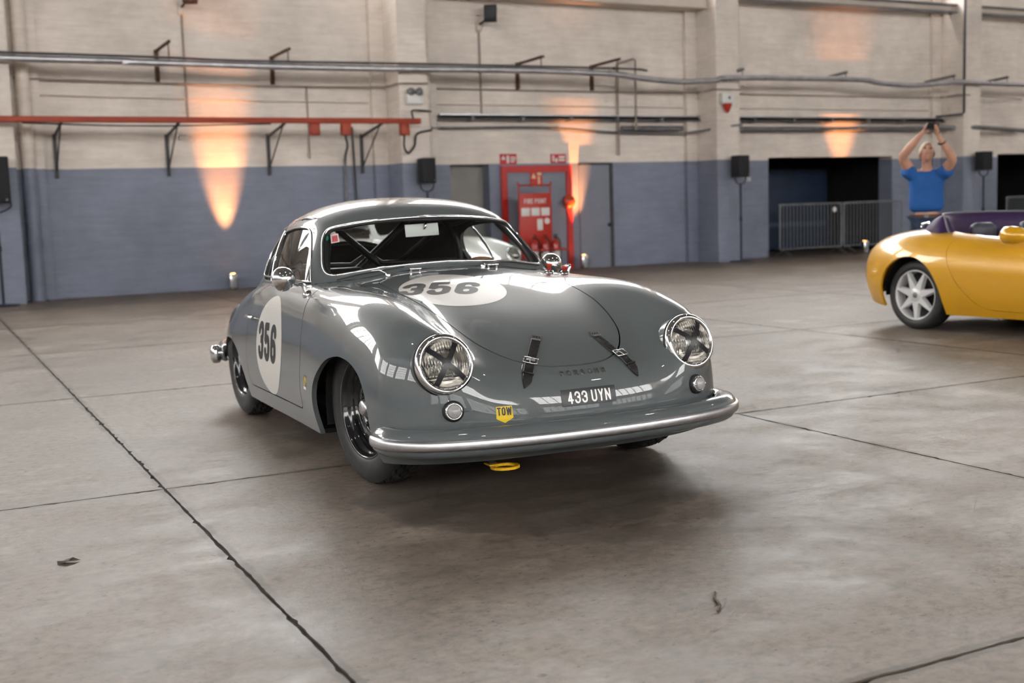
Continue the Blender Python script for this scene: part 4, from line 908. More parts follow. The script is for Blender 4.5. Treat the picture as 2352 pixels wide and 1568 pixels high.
def build_wheel(name, steer=0.):
    """16 inch steel wheel, axis y, outer face towards -y, origin at hub centre"""
    t = empty(name)
    R = .326
    prof = [(.205,.062),(.212,.074),(.232,.083),(.268,.086),(.296,.080),(.311,.070),(.318,.062)]
    mb = MB(); mb.lathe([(r, y) for r, y in prof], 72, axis='y'); mb.lathe([(r, -y) for r, y in prof[::-1]], 72, axis='y'); mb.build('tyre', M_TYRE, t)
    n = 132; cols = [(-.062,.318,0),(-.045,R-.001,1),(-.042,R-.010,1),(-.034,R-.010,1),(-.031,R,1),(-.018,R,-1),(-.015,R-.010,-1),(-.007,R-.010,-1),(-.004,R,-1),(.009,R,1),(.012,R-.010,1),(.020,R-.010,1),(.023,R,1),(.036,R,-1),(.039,R-.010,-1),(.045,R-.001,-1),(.062,.318,0)]
    v = []; f = []; c = len(cols)
    for i in range(n):
        a = 2*math.pi*i/n; z = (.0055 if i % 4 in (0, 1) else -.0055)
        for y, r, s in cols:
            rr = r-(.007 if (i % 4 == 3 and abs(y) > .030) else 0)
            v.append((rr*math.cos(a), y+s*z, rr*math.sin(a)))
    for i in range(n):
        for k in range(c-1): f.append((i*c+k, i*c+k+1, ((i+1) % n)*c+k+1, ((i+1) % n)*c+k))
    MB().add(v, f).build('tread', M_TREAD, t)
    rim = MB().lathe([(.205,-.064),(.213,-.070),(.219,-.076),(.216,-.079),(.208,-.074),(.203,-.062),(.198,-.050),(.192,-.048),(.186,-.030),(.182,-.012),(.172,-.008),(.166,-.014),(.158,-.022),(.148,-.026),(.138,-.020),(.130,-.026),(.122,-.020),(.108,-.010),(.100,-.010)], 72, axis='y').build('rim', M_RIM, t)
    for k in range(10):
        a = 2*math.pi*(k+.5)/10; c0 = np.array([.174*math.cos(a), -.0105, .174*math.sin(a)]); e = np.array([-math.sin(a), 0, math.cos(a)]); r_ = np.array([math.cos(a), 0, math.sin(a)])
        MB().add([c0+e*.018*math.cos(b)+r_*.006*math.sin(b)+np.array([0, -.001, 0]) for b in np.linspace(0, 2*math.pi, 12, endpoint=False)], [tuple(range(12))]).build('vent_slot', M_DARK, rim)
    MB().lathe([(.115,.05),(.115,-.004),(.108,-.010),(.088,-.012),(.080,-.020),(.060,-.022)], 48, axis='y').build('brake_drum', M_ALU, t)
    hub = MB().lathe([(.060,-.02),(.058,-.030),(.046,-.034),(.041,-.036),(.040,-.058),(.036,-.062),(.033,-.078),(.026,-.083),(0,-.084)], 32, axis='y').build('hub_cap', M_ALU, t)
    for k in range(5):
        a = 2*math.pi*k/5+.3; x, z = .1025*math.cos(a), .1025*math.sin(a)
        MB().lathe([(.013,-.006),(.013,-.022),(.0105,-.034),(.006,-.036),(0,-.036)], 6, (x, 0, z), 'y', smooth=False).build('wheel_nut', M_CAGE, t)
    return t

coupe = empty('vintage_coupe', (CARX, CARY, 0), CARA)
tag(coupe, 'silver-grey vintage racing coupe with white number roundels, taped headlights and leather bonnet straps', 'car')
bonnet, doors, LOW = build_coupe(coupe, M_PAINT)

# --- roundels and numbers
def top_place(cx, cy, ang):
    c, s = math.cos(ang), math.sin(ang); b = np.array([s, c]); u = np.array([-c, s])   # baseline runs to car left, up runs to windscreen
    def f(q):
        xy = np.array([cx, cy])+q[:, :1]*b+q[:, 1:]*u
        P, n, r = BODY.invert((0, 1), xy, up_mask); return P+n*.0022, n
    return f
rd = LOW.clip(lambda s: hood_f(s)-GAP-.001, rim=False).both().clip(lambda s: .245-np.hypot(s.P[:, 0]+.225, s.P[:, 1]+.170)).offset(.0014).build('number_roundel', M_ROUNDEL, bonnet)
lettering('number', '356', top_place(-.250, -.222, .27), .19, M_NUM, bonnet, w=.56, t=.205, gap=.10, shear=.30, res=44)
for door, sg in zip(doors, (-1, 1)):
    d = LOW.clip(lambda s: door_f(s)-GAP-.001, rim=False)
    if sg < 0: d = d.mirror()
    d.clip(lambda s: .245-np.hypot(s.P[:, 0]+1.105, (s.P[:, 2]-.500))).offset(.0012).build('number_roundel', M_ROUNDEL, door)
    def side_place(q, sg=sg):
        P, n, r = BODY.invert((0, 2), np.stack([-1.135+(-sg)*q[:, 0], .515+q[:, 1]], 1), lambda P, n: n[:, 1] > .3)
        m = np.array([1, sg, 1]); return P*m+n*m*.0024, n*m
    lettering('number', '356', side_place, .195, M_NUM, door, w=.52, t=.20, gap=.09, res=44)
    p, n = on_body(-1.455, .616, sg); e1, e2, e3 = basis(n)
    h = MB().tube([p+n*.0-e1*.055, p+n*.022-e1*.055], .012, 10).tube([p+e1*.05, p+n*.022+e1*.05], .012, 10)
    h.tube(smooth_open([p+n*.024-e1*.085, p+n*.030-e1*.03, p+n*.030+e1*.03, p+n*.022+e1*.065], 5), .0095, 10, flat=.8).build('door_handle', M_CHROME, door)

# --- headlights
for sg in (-1, 1):
    h = empty('headlight', parent=coupe)
    c = np.array([.573, sg*.563, .556]); e1, e2, e3 = basis(HL_AX(sg)); ax = (e1, e2, e3)
    MB().lathe([(.1205,-.016),(.1235,-.012),(.1235,-.004),(.117,.0)], 56, c, ax).build('gasket', M_BLACK, h); MB().lathe([(.1165,-.13),(.1195,-.05),(.1205,-.013)], 56, c, ax).build('bucket', M_PAINT, h)
    MB().lathe([(.1195,-.008),(.1205,.004),(.1175,.014),(.110,.021),(.103,.022),(.0975,.019),(.095,.012)], 64, c, ax).build('bezel', M_CHROME, h)
    MB().lathe([(.0965,.014),(.085,-.022),(.06,-.055),(.03,-.07),(.0,-.072)], 40, c, ax).build('reflector', mat('headlight_reflector', (.75, .73, .70), .18, 1., var=.1, scale=30), h)
    MB().lathe([(.012,-.07),(.012,-.035),(.008,-.028),(0,-.026)], 14, c, ax).build('bulb', mat('bulb_glass', (.75, .70, .6), .1, .2, var=.1), h)
    # fluted lens: gently domed grid, ribs as geometry
    U, F = flat_grid(-.096, .096, -.096, .096, 141, 57)
    def dome(q):
        r2 = (q**2).sum(1); rib = np.where(q[:, 1] > -.045, (.0017*np.cos(q[:, 0]*math.pi/.0055))*(.6+.4*np.cos(q[:, 1]*95)), .0014*np.cos(q[:, 1]*math.pi/.006))
        return c+q[:, :1]*e1+q[:, 1:]*e2+((.036-r2/.096**2*.022)+rib)[:, None]*e3
    sh = Sheet(dome(U), np.tile(e3, (len(U), 1)), F, None, U).clip(lambda s: .0965-np.hypot(s.uv[:, 0], s.uv[:, 1])).renormal()
    sh.build('lens', M_LENS, h)
    def lens_place(q, ang, lift):
        ca, sa = math.cos(ang), math.sin(ang); q = np.stack([q[:, 0]*ca-q[:, 1]*sa, q[:, 0]*sa+q[:, 1]*ca], 1); r2 = (q**2).sum(1)
        return c+q[:, :1]*e1+q[:, 1:]*e2+((.0385+lift-r2/.096**2*.022))[:, None]*e3
    for k, ang in enumerate((math.radians(-42 if sg < 0 else -36), math.radians(58 if sg < 0 else 57))):
        U, F = flat_grid(-.092, .092, -.0105, .0105, 24, 3); P = lens_place(U, ang, .0012*k)
        Sheet(P, np.tile(e3, (len(U), 1)), F, None, U).renormal().build('tape_strip', M_TAPE, h)
    cl = c-e2*.131+e3*.004
    MB().box((-.0085,-.004,-.016), (.0085,.004,.012), .003).build('clip', M_CHROME, h).matrix_local = Matrix([[e1[0], e3[0], e2[0], cl[0]], [e1[1], e3[1], e2[1], cl[1]], [e1[2], e3[2], e2[2], cl[2]], [0, 0, 0, 1]])
    # --- direction indicator
    p, n = on_nose(sg*.556, .383); a = basis((.96, sg*.22, .1)); ind = empty('indicator_lamp', parent=coupe)
    MB().lathe([(.041,-.03),(.041,.010),(.038,.016),(.033,.018)], 36, p, a).build('rubber_base', M_BLACK, ind)
    MB().lathe([(.034,.015),(.034,.022),(.031,.026),(.027,.026),(.026,.022)], 36, p, a).build('bezel', M_CHROME, ind)
    MB().lathe([(.0265,.023),(.025,.032),(.022,.036),(.020,.0355),(.0185,.039),(.016,.0385),(.0145,.042),(.011,.0415),(.009,.044),(.005,.0435),(0,.046)], 32, p, a).build('lens', M_FROST, ind)
    for s2 in (-1, 1): MB().lathe([(.004,.0),(.004,.004),(0,.005)], 8, p+np.array(a[0])*s2*.0295+np.array(a[2])*.026, a).build('screw', M_CHROME, ind)

# --- bonnet straps
def strap_on(line3, st):
    """line3: points on the sheet with normals; leather ribbon with buckle and pointed end"""
    P = np.array([a for a, b in line3]); N = np.array([b for a, b in line3]); L0 = np.r_[0, np.cumsum(np.linalg.norm(np.diff(P, axis=0), axis=1))]
    keep = np.r_[True, np.diff(L0) > 1e-4]; P, N, L0 = P[keep], N[keep], L0[keep]; m = 44; tt = np.linspace(0, L0[-1], m)
    P = np.stack([np.interp(tt, L0, P[:, k]) for k in range(3)], 1); N = np.stack([np.interp(tt, L0, N[:, k]) for k in range(3)], 1)
    for _ in range(6): P[1:-1] = (P[:-2]+2*P[1:-1]+P[2:])/4; N[1:-1] = (N[:-2]+2*N[1:-1]+N[2:])/4
    N /= np.linalg.norm(N, axis=1)[:, None]; P = P+N*.0015
    T = np.gradient(P, axis=0); T /= np.linalg.norm(T, axis=1)[:, None]; W = np.cross(N, T); W /= np.linalg.norm(W, axis=1)[:, None]
    L = np.r_[0, np.cumsum(np.linalg.norm(np.diff(P, axis=0), axis=1))]; tot = L[-1]
    hw = np.where(L < .05, .0195, .0195); hw = np.where(L > tot-.035, .0195*np.clip((tot-L)/.035, .05, 1)**.8, hw)
    lift = .004+.010*np.exp(-((L-tot*.62)/.03)**2)+.006*np.exp(-((L-tot*.85)/.03)**2)
    mb = MB(); v = []; f = []
    for i in range(m):
        c = P[i]+N[i]*lift[i]
        v += [c-W[i]*hw[i]-N[i]*.002, c-W[i]*hw[i]*.9+N[i]*.0015, c+W[i]*hw[i]*.9+N[i]*.0015, c+W[i]*hw[i]-N[i]*.002]
    for i in range(m-1): f += [(i*4+k, (i+1)*4+k, (i+1)*4+(k+1) % 4, i*4+(k+1) % 4) for k in range(4)]
    mb.add(v, f); mb.build('leather_strap', M_LEATHER, st)
    k0 = 0; e1, u, n = W[1], T[1], N[1]; c = P[1]+n*.006
    MB().add([c+e1*a*.0215+u*b*.014+n*h for h in (-.006, .0025) for a, b in ((-1, -1), (1, -1), (1, 1), (-1, 1))], [(0, 3, 2, 1), (4, 5, 6, 7), (0, 1, 5, 4), (1, 2, 6, 5), (2, 3, 7, 6), (3, 0, 4, 7)]).build('anchor_plate', M_CHROME, st)
    for s in (-1, 0, 1): MB().lathe([(.0028,.002),(.002,.0042),(0,.0045)], 8, c+e1*s*.012, (e1, u, n)).build('rivet', M_DARK, st)
    k = int(m*.60); e1, u, n = W[k], T[k], N[k]; c = P[k]+n*(lift[k]+.003)
    fr = [c+e1*a*.028+u*b*.018+n*.001 for a, b in ((-1, -1), (-.6, -1.15), (.6, -1.15), (1, -1), (1, 1), (.6, 1.15), (-.6, 1.15), (-1, 1))]
    MB().tube(fr, .0028, 8, closed=True).tube([c-u*.018, c+u*.018+n*.003], .0022, 6).build('buckle', M_CHROME, st)
    k = int(m*.80); e1, u, n = W[k], T[k], N[k]; c = P[k]+n*(lift[k])
    MB().tube([c+e1*a*.0205+n*h for a, h in ((-1, -.004), (-1, .004), (1, .004), (1, -.004))], .0035, 8).build('keeper_loop', M_LEATHER, st)
def strap_line(pts, tail):
    out = []
    for x, y in smooth_open(pts, 8): out.append(on_top(x, y))
    for y, z in smooth_open(tail, 8): out.append(on_nose(y, z))
    return out
st = empty('bonnet_strap', parent=coupe); strap_on(strap_line([(.388,-.066),(.44,-.103),(.51,-.153),(.565,-.194),(.60,-.219)], [(-.229,.488),(-.245,.465),(-.261,.443)]), st)
st = empty('bonnet_strap', parent=coupe); strap_on(strap_line([(.388,.205),(.44,.210),(.51,.219),(.565,.230),(.60,.239)], [(.244,.488),(.250,.466),(.258,.444)]), st)

# --- nose script, number plate, towing mark
def nose_place(y0, z0, ang=0., lift=.001):
    c, s = math.cos(ang), math.sin(ang)
    def f(q):
        yz = np.stack([y0+q[:, 0]*c-q[:, 1]*s, z0+q[:, 0]*s+q[:, 1]*c], 1)
        P, n, r = BODY.invert((1, 2), yz, lambda P, n: (n[:, 0] > .3) & (P[:, 0] > .2)); return P+n*lift, n
    return f
lettering('name_script', 'PORSCHE', nose_place(.012, .481), .017, M_CHROME, coupe, w=1.0, t=.24, gap=.85, res=16, thick=.004)
def nose_patch(name, y0, y1, z0, z1, poly, lift, matl, parent, n=28):
    U, F = flat_grid(y0, y1, z0, z1, n, n); P, nn, r = BODY.invert((1, 2), U, lambda P, n: (n[:, 0] > .3) & (P[:, 0] > .2))
    sh = Sheet(P+nn*lift, nn, F, None, U)
    if poly is not None: sh = sh.clip(lambda s: sdpoly(s.uv, poly))
    return sh.build(name, matl, parent)
pl = nose_patch('number_plate', -.112, .136, .359, .424, None, .002, M_PLATE, coupe)
lettering('plate_lettering', '433 UYN', nose_place(.012, .391, 0, .0035), .046, M_SILVERTXT, pl, w=.56, t=.155, gap=.13, space=.26, res=26)
tw = nose_patch('tow_sticker', -.395, -.320, .318, .388, np.array([(-.390,.386),(-.325,.386),(-.322,.340),(-.357,.322),(-.392,.340)]), .0015, M_YELLOW, coupe)
lettering('sticker_lettering', 'TOW', nose_place(-.3575, .367, 0, .003), .031, M_NUM, tw, w=.50, t=.17, gap=.10, res=24)
# towing eye
te = empty('tow_eye', parent=coupe)
MB().box((.50,-.375,.130), (.545,-.345,.200), .004).build('bracket', M_CAGE, te)
v = []; f = []
for h in (.128, .138):
    for r_ in (1., .70):
        for k in range(28): a = 2*math.pi*k/28; v.append((.585+.052*r_*math.cos(a), -.325+.060*r_*math.sin(a), h))
for k in range(28):
    j = (k+1) % 28; f += [(k, j, 28+j, 28+k)[::-1], (56+k, 56+j, 84+j, 84+k), (k, j, 56+j, 56+k), (28+k, 28+j, 84+j, 84+k)[::-1]]
MB().add(v, f).build('ring', M_YELLOWP, te)
MB().box((.515,-.385,.1385), (.57,-.340,.1425)).build('ring_tab', M_YELLOWP, te)

# --- bumpers
def bumper(name, plan, sec, strip, zs):
    b = empty(name, parent=coupe); path = smooth_open(plan, 10); path = np.vstack([path[::-1]*[1, -1], path[1:]]); m = len(path)
    T = np.gradient(path, axis=0); T /= np.linalg.norm(T, axis=1)[:, None]; Nn = np.stack([T[:, 1], -T[:, 0]], 1)
    if (Nn[m//2][0] > 0) != (plan[0][0] > plan[-1][0]): Nn = -Nn
    L = np.r_[0, np.cumsum(np.linalg.norm(np.diff(path, axis=0), axis=1))]; e = np.minimum(L, L[-1]-L); tp = np.sqrt(np.clip(1-(1-np.clip(e/.07, 0, 1))**2, 0.02, 1))
    def sweep(sc, nm, matl, zc):
        v = []; f = []; c = len(sc)
        for i in range(m):
            for d, z in sc: v.append((path[i, 0]+Nn[i, 0]*(d*tp[i]-.05*(1-tp[i])*0), path[i, 1]+Nn[i, 1]*d*tp[i], zc+(z-zc)*(.35+.65*tp[i])))
        for i in range(m-1): f += [(i*c+k, i*c+k+1, (i+1)*c+k+1, (i+1)*c+k) for k in range(c-1)]
        mb = MB().add(v, f, True); mb.add(v[:c], [tuple(range(c))]); mb.add(v[-c:], [tuple(range(c))[::-1]]); return mb.build(nm, matl, b)
    sweep(sec, 'bumper_blade', M_PAINT, zs); sweep(strip, 'bumper_strip', M_ALU, zs)
    return b
bumper('front_bumper', [(.790,0),(.786,.15),(.772,.32),(.742,.50),(.690,.655),(.625,.745),(.55,.793),(.47,.806),(.40,.803)],
       [(-.075,.312),(-.055,.322),(-.03,.324),(-.006,.318),(.010,.304),(.017,.288),(.019,.268),(.017,.250),(.010,.234),(-.006,.221),(-.03,.214),(-.055,.216),(-.075,.225)],
       [(.010,.292),(.022,.290),(.027,.282),(.028,.270),(.027,.259),(.022,.251),(.010,.249)], .27)
bumper('rear_bumper', [(-3.05,0),(-3.04,.2),(-3.0,.38),(-2.93,.52),(-2.82,.63),(-2.68,.70),(-2.52,.735),(-2.40,.745)],
       [(-.04,.375),(-.02,.385),(.0,.378),(.012,.36),(.016,.335),(.012,.305),(0,.285),(-.02,.277),(-.04,.285)], [(.008,.352),(.02,.349),(.023,.335),(.02,.32),(.008,.317)], .335)
for sg in (-1, 1): MB().lathe([(0,-.055),(.022,-.052),(.033,-.03),(.036,0),(.033,.03),(.022,.052),(0,.055)], 20, (-2.47, sg*.775, .325), 'z').build('bumper_guard', M_CHROME, coupe)

# --- wheels
w0 = build_wheel('wheel'); w0.parent = coupe; w0.location = (0, -.628, .326); w0.rotation_euler = (0, 0, math.radians(7))
for x, y, fl in ((0, .628, 1), (-2.1, -.638, 0), (-2.1, .638, 1)):
    w = copy_tree(w0, coupe); w.location = (x, y, .326); w.rotation_euler = (0, .7*x, (math.pi if fl else 0)+(math.radians(7) if x == 0 else 0))
# inner wheel wells, floor pan
for x, half in ((0.0, ARCH_F), (-2.085, ARCH_R)):
    for sg in (-1, 1):
        mb = MB(); pts = [(x-.385,.20),(x-.385,.36),(x-.30,.50),(x,.585),(x+.30,.50),(x+.385,.36),(x+.385,.20)]; pts = smooth_open(pts, 5)
        y0, y1 = .36, (.74 if x > -1 else .67)
        v = [(a, sg*y0, b) for a, b in pts]+[(a, sg*y1, b) for a, b in pts]; n = len(pts)
        mb.add(v, [(i, i+1, n+i+1, n+i) for i in range(n-1)]+[tuple(range(n))], True); mb.build('wheel_well', M_DARK, coupe)
MB().box((-2.6,-.5,.185), (.45,.5,.20)).box((-1.66,-.745,.155), (-.42,.745,.175)).build('floor_pan', M_DARK, coupe)
# --- cabin
cb = empty('cabin', parent=coupe)
MB().box((-2.05,-.66,.20), (-.55,.66,.24)).box((-.60,-.66,.2), (-.56,.66,.80)).box((-2.06,-.52,.2), (-2.02,.52,.72)).add([(-2.02,-.5,.72),(-2.02,.5,.72),(-2.42,.38,.74),(-2.42,-.38,.74)], [(0, 1, 2, 3)]).build('tub', M_INTERIOR, cb)
MB().add([p for y in np.linspace(-.62, .62, 13) for p in ((-.70-abs(y)*.12, y, .845-abs(y)*.05), (-.82-abs(y)*.06, y, .845-abs(y)*.045), (-.86-abs(y)*.05, y, .81-abs(y)*.04), (-.84, y, .66))], [(i*4+k, i*4+k+1, i*4+k+5, i*4+k+4) for i in range(12) for k in range(3)], True).build('dashboard', M_INTERIOR, cb)
for y in (-.33, .33):
    s = empty('bucket_seat', parent=coupe)
    MB().box((-1.52,y-.24,.24), (-1.0,y+.24,.42), .05).build('cushion', M_LEATHER, s)
    bk = MB().box((-.06,-.235,0), (.06,.235,.50), .05).build('backrest', M_LEATHER, s); bk.location = (-1.50, y, .36); bk.rotation_euler = (0, -.25, 0)
    for q in (-1, 1): wg = MB().box((-.05,-.035,0), (.09,.035,.40), .03).build('bolster', M_LEATHER, s); wg.location = (-1.49, y+q*.225, .38); wg.rotation_euler = (0, -.25, 0)
cage = empty('roll_cage', parent=coupe)
MB().tube(smooth_open([(-1.76,-.57,.25),(-1.76,-.555,.8),(-1.76,-.50,1.03),(-1.76,-.36,1.125),(-1.76,0,1.145),(-1.76,.36,1.125),(-1.76,.50,1.03),(-1.76,.555,.8),(-1.76,.57,.25)], 8), .021, 10).build('main_hoop', M_CAGE, cage)
for a, b in (((-1.77,-.30,1.14), (-1.80,.27,.66)), ((-1.79,.29,1.14), (-1.82,-.27,.66)), ((-1.76,-.47,1.08), (-2.35,-.35,.80)), ((-1.76,.47,1.08), (-2.35,.35,.80))):
    MB().tube([a, b], .019, 10).build('brace', M_CAGE, cage)
for sg in (-1, 1):
    MB().tube(smooth_open([(-1.76,sg*.50,1.06),(-1.3,sg*.50,1.12),(-1.07,sg*.485,1.055),(-.84,sg*.565,.85),(-.75,sg*.58,.5)], 6), .017, 8).build('side_bar', M_CAGE, cage)
MB().tube([(-1.765,-.56,.855),(-1.765,-.30,.858),(-1.765,-.13,.852),(-1.78,-.05,.895)], .013, 8).tube([(-1.79,.02,.89),(-1.77,.06,.856),(-1.76,.34,.852),(-1.76,.56,.855)], .013, 8).build('harness_bar', M_CAGE, cage)
sw = empty('steering_wheel', parent=coupe); ax = basis((-.93, 0, .37)); c = np.array([-1.02, .31, .715])
MB().tube([c+np.array(ax[0])*.185*math.cos(a)+np.array(ax[1])*.185*math.sin(a) for a in np.linspace(0, 2*math.pi, 48, endpoint=False)], .012, 8, closed=True).build('rim', mat('varnished_wood', (.22, .085, .025), .3, 0, .5, .25, 30), sw)
for a in (0, 2.1, 4.2): MB().tube([c, c+np.array(ax[0])*.18*math.sin(a)+np.array(ax[1])*.18*math.cos(a)], .008, 6).build('spoke', M_ALU, sw)
MB().tube([c, c+np.array([.30, 0, -.13])], .018, 8).build('column', M_CAGE, sw)
rv = empty('rear_view_mirror', parent=coupe)
MB().box((-.004,-.092,-.032), (.004,.092,.032), .003).build('mirror_back', M_WHITE, rv).matrix_local = Matrix.Translation((-.955,-.014,1.048)) @ Matrix.Rotation(.03, 4, 'X') @ Matrix.Rotation(-.1, 4, 'Y')
MB().tube(smooth_open([(-.948,-.004,1.055),(-.940,0,1.065),(-.945,.004,1.085),(-.96,.006,1.105),(-.985,.008,1.12)], 5), .006, 8).build('stalk', M_CHROME, rv)
# --- door mirrors
for sg, b0, c0 in ((-1, (-.696, .772), (-.655,-.825,.853)), (1, (-.715, .785), (-.83,.675,.845))):
    mr = empty('door_mirror', parent=coupe); p, n = on_body(b0[0], b0[1], sg); a = basis(n); c = np.array(c0)
    MB().lathe([(.024,-.004),(.024,.004),(.016,.012),(.010,.016)], 20, p, a).build('foot', M_CHROME, mr)
    MB().tube(smooth_open([p+n*.01, p+n*.035+np.array([0, 0, .02]), (p+c)/2+np.array([.02, 0, .01]), c+np.array([.03, 0, -.005])], 6), .0085, 10).build('stalk', M_CHROME, mr)
    d = np.array([.88, sg*-.28 if sg < 0 else .1, .12]); bx = basis(d)
    MB().lathe([(.055,-.028),(.0575,-.024),(.057,-.012),(.052,.008),(.042,.026),(.026,.040),(.010,.047),(0,.048)], 32, c, bx).build('shell', M_CHROME, mr)
    MB().lathe([(0,-.026),(.054,-.026)], 32, c, bx).build('mirror_glass', M_CHROME, mr)
# --- wipers, bonnet hinges, badge, antenna switch
for pts in ([(-.672,-.572,.832),(-.670,-.46,.852),(-.660,-.34,.868),(-.645,-.24,.880)], [(-.650,.18,.886),(-.675,.32,.876),(-.70,.44,.862),(-.735,.54,.846)]):
    wp = empty('wiper', parent=coupe); q = smooth_open(pts, 6)
    MB().tube(q, .0048, 6, flat=.6).build('blade', M_BLACK, wp)
    piv, pn = on_top(-.60, pts[2][1] if pts[0][1] < 0 else pts[0][1]-.02); MB().tube([piv+np.array([0, 0, .012]), (piv+q[len(q)//2])/2+np.array([0, 0, .02]), q[len(q)//2]+np.array([.004, 0, .006])], .004, 6).build('arm', M_CHROME, wp)
    MB().lathe([(.013,0),(.013,.012),(.008,.02),(0,.021)], 14, piv, 'z').build('pivot', M_CHROME, wp)
for y in (-.205, .205):
    p, n = on_top(-.585, y); hg = empty('bonnet_hinge', parent=coupe)
    MB().box(p+np.array([-.008,-.03,.012]), p+np.array([.012,.03,.022]), .004).build('hinge_plate', M_CHROME, hg)
    for s in (-1, 1): MB().tube([p+np.array([0, s*.022, -.002]), p+np.array([0, s*.022, .014])], .005, 8).build('post', M_CHROME, hg)
p, n = on_body(-.438, .392, -1); a = basis(n)
bg = empty('gold_badge', parent=coupe)
MB().prism([(-.012,-.015),(.012,-.015),(.016,.005),(.010,.028),(0,.034),(-.010,.028),(-.016,.005)], lambda x, y: p+np.array(a[0])*x+np.array(a[1])*y+n*.0005, lambda x, y: p+np.array(a[0])*x+np.array(a[1])*y+n*.003).build('shield', mat('gold_foil', (.55, .40, .10), .35, .8, var=.4, scale=150), bg)
MB().prism([(-.022,-.030),(.022,-.030),(.022,-.018),(-.022,-.018)], lambda x, y: p+np.array(a[0])*x+np.array(a[1])*y+n*.0005, lambda x, y: p+np.array(a[0])*x+np.array(a[1])*y+n*.002).build('tablet', M_WHITE, bg)
# battery cut-off switches in front of the screen
for x, y, h in ((-.545,.50,.045), (-.52,.575,.035)):
    p, n = on_top(x, y); k = empty('kill_switch', parent=coupe)
    MB().lathe([(.024,0),(.022,.010),(.014,.013)], 18, p, 'z').build('base', M_CHROME, k)
    MB().lathe([(.010,.01),(.010,h-.012),(.017,h-.010),(.016,h),(0,h+.001)], 14, p, 'z').build('knob', M_REDP, k)
# windscreen stickers
def screen_patch(name, uv0, uv1, matl, shape=None):
    U, F = flat_grid(uv0[0], uv1[0], uv0[1], uv1[1], 14, 14); P, n = ROOF.normal(U[:, 0], U[:, 1]); m = np.array([1, -1, 1])
    sh = Sheet((P-n*.004)*m, n*m, F, None, U)
    if shape: c = [(uv0[0]+uv1[0])/2, (uv0[1]+uv1[1])/2]; sh = sh.clip(lambda s: 1-np.hypot((s.uv[:, 0]-c[0])/(uv1[0]-uv0[0])*2, (s.uv[:, 1]-c[1])/(uv1[1]-uv0[1])*2))
    return sh.build(name, matl, coupe)
screen_patch('round_screen_sticker', (2.50,3.72), (2.72,3.92), mat('green_sticker', (.01, .16, .09), .4, var=.1), True)
sq = screen_patch('square_screen_sticker', (2.33,3.16), (2.70,3.60), mat('clear_white_sticker', (.55, .5, .5), .4, var=.1))
sq2 = screen_patch('red_screen_emblem', (2.37,3.22), (2.64,3.54), mat('red_sticker', (.45, .02, .03), .4, var=.1)); sq2.parent = sq
# ------------------------------------------------------------------ yellow open sports car (x forward, rear axle at x=0)
Y_NET = [
 [(2.98,0,.2),(2.97,.2,.2),(2.94,.4,.2),(2.88,.55,.2),(2.8,.66,.2),(2.7,.74,.2),(2.6,.8,.2),(2.5,.83,.19),(2.42,.84,.17)],
 [(3.02,0,.36),(3.01,.25,.36),(2.96,.47,.36),(2.88,.62,.36),(2.78,.72,.36),(2.66,.80,.35),(2.55,.85,.32),(2.46,.86,.25),(2.4,.84,.165)],
 [(2.85,0,.52),(2.83,.25,.53),(2.78,.46,.55),(2.7,.60,.57),(2.6,.70,.56),(2.5,.79,.51),(2.4,.86,.42),(2.32,.87,.3),(2.28,.83,.16)],
 rowx(2.2, [(0,.66),(.25,.67),(.46,.69),(.61,.71),(.72,.69),(.81,.61),(.87,.46),(.88,.3),(.83,.16)]),
 rowx(1.7, [(0,.75),(.25,.75),(.47,.75),(.62,.75),(.74,.72),(.83,.63),(.88,.47),(.87,.3),(.81,.15)]),
 rowx(1.2, [(0,.79),(.25,.79),(.47,.785),(.63,.775),(.755,.735),(.84,.64),(.875,.48),(.86,.3),(.80,.15)]),
 rowx(.8, [(0,.80),(.25,.80),(.47,.79),(.64,.78),(.765,.745),(.85,.65),(.88,.49),(.86,.3),(.80,.15)]),
 rowx(.45, [(0,.83),(.25,.83),(.47,.82),(.64,.81),(.775,.775),(.86,.675),(.895,.5),(.87,.3),(.81,.15)]),
 rowx(.15, [(0,.865),(.25,.862),(.47,.852),(.64,.835),(.775,.795),(.87,.69),(.91,.5),(.885,.3),(.82,.155)]),
 rowx(-.12, [(0,.87),(.25,.867),(.47,.857),(.63,.838),(.765,.795),(.865,.69),(.91,.5),(.885,.31),(.815,.17)]),
 rowx(-.38, [(0,.85),(.25,.847),(.45,.833),(.60,.81),(.72,.765),(.815,.665),(.86,.49),(.84,.32),(.775,.19)]),
 rowx(-.58, [(0,.805),(.24,.80),(.43,.785),(.565,.76),(.665,.71),(.74,.62),(.775,.47),(.755,.33),(.70,.215)]),
 [(-.78,0,.71),(-.775,.22,.705),(-.75,.40,.69),(-.73,.51,.66),(-.71,.59,.62),(-.69,.645,.555),(-.675,.665,.46),(-.66,.645,.35),(-.63,.60,.245)],
 [(-.85,0,.55),(-.845,.2,.55),(-.825,.35,.54),(-.80,.44,.525),(-.775,.50,.50),(-.755,.54,.465),(-.74,.555,.42),(-.725,.545,.36),(-.70,.51,.29)],
 [(-.77,0,.27),(-.765,.18,.27),(-.745,.32,.27),(-.725,.40,.27),(-.70,.45,.27),(-.685,.48,.27),(-.675,.49,.27),(-.665,.485,.27),(-.645,.46,.265)],
]
M_YELLOWCAR = mat('yellow_car_paint', (.66, .335, .006), .3, .05, 1.0, .02, 3)
M_PURPLE = mat('purple_vinyl', (.030, .011, .060), .55, var=.15, scale=20, bump=.1)
M_NAVY = mat('navy_trim', (.010, .009, .026), .6, var=.15, scale=20)
YS = Surf(Y_NET)
YAX, YAA = (8.434, 7.505), math.radians(-87.)
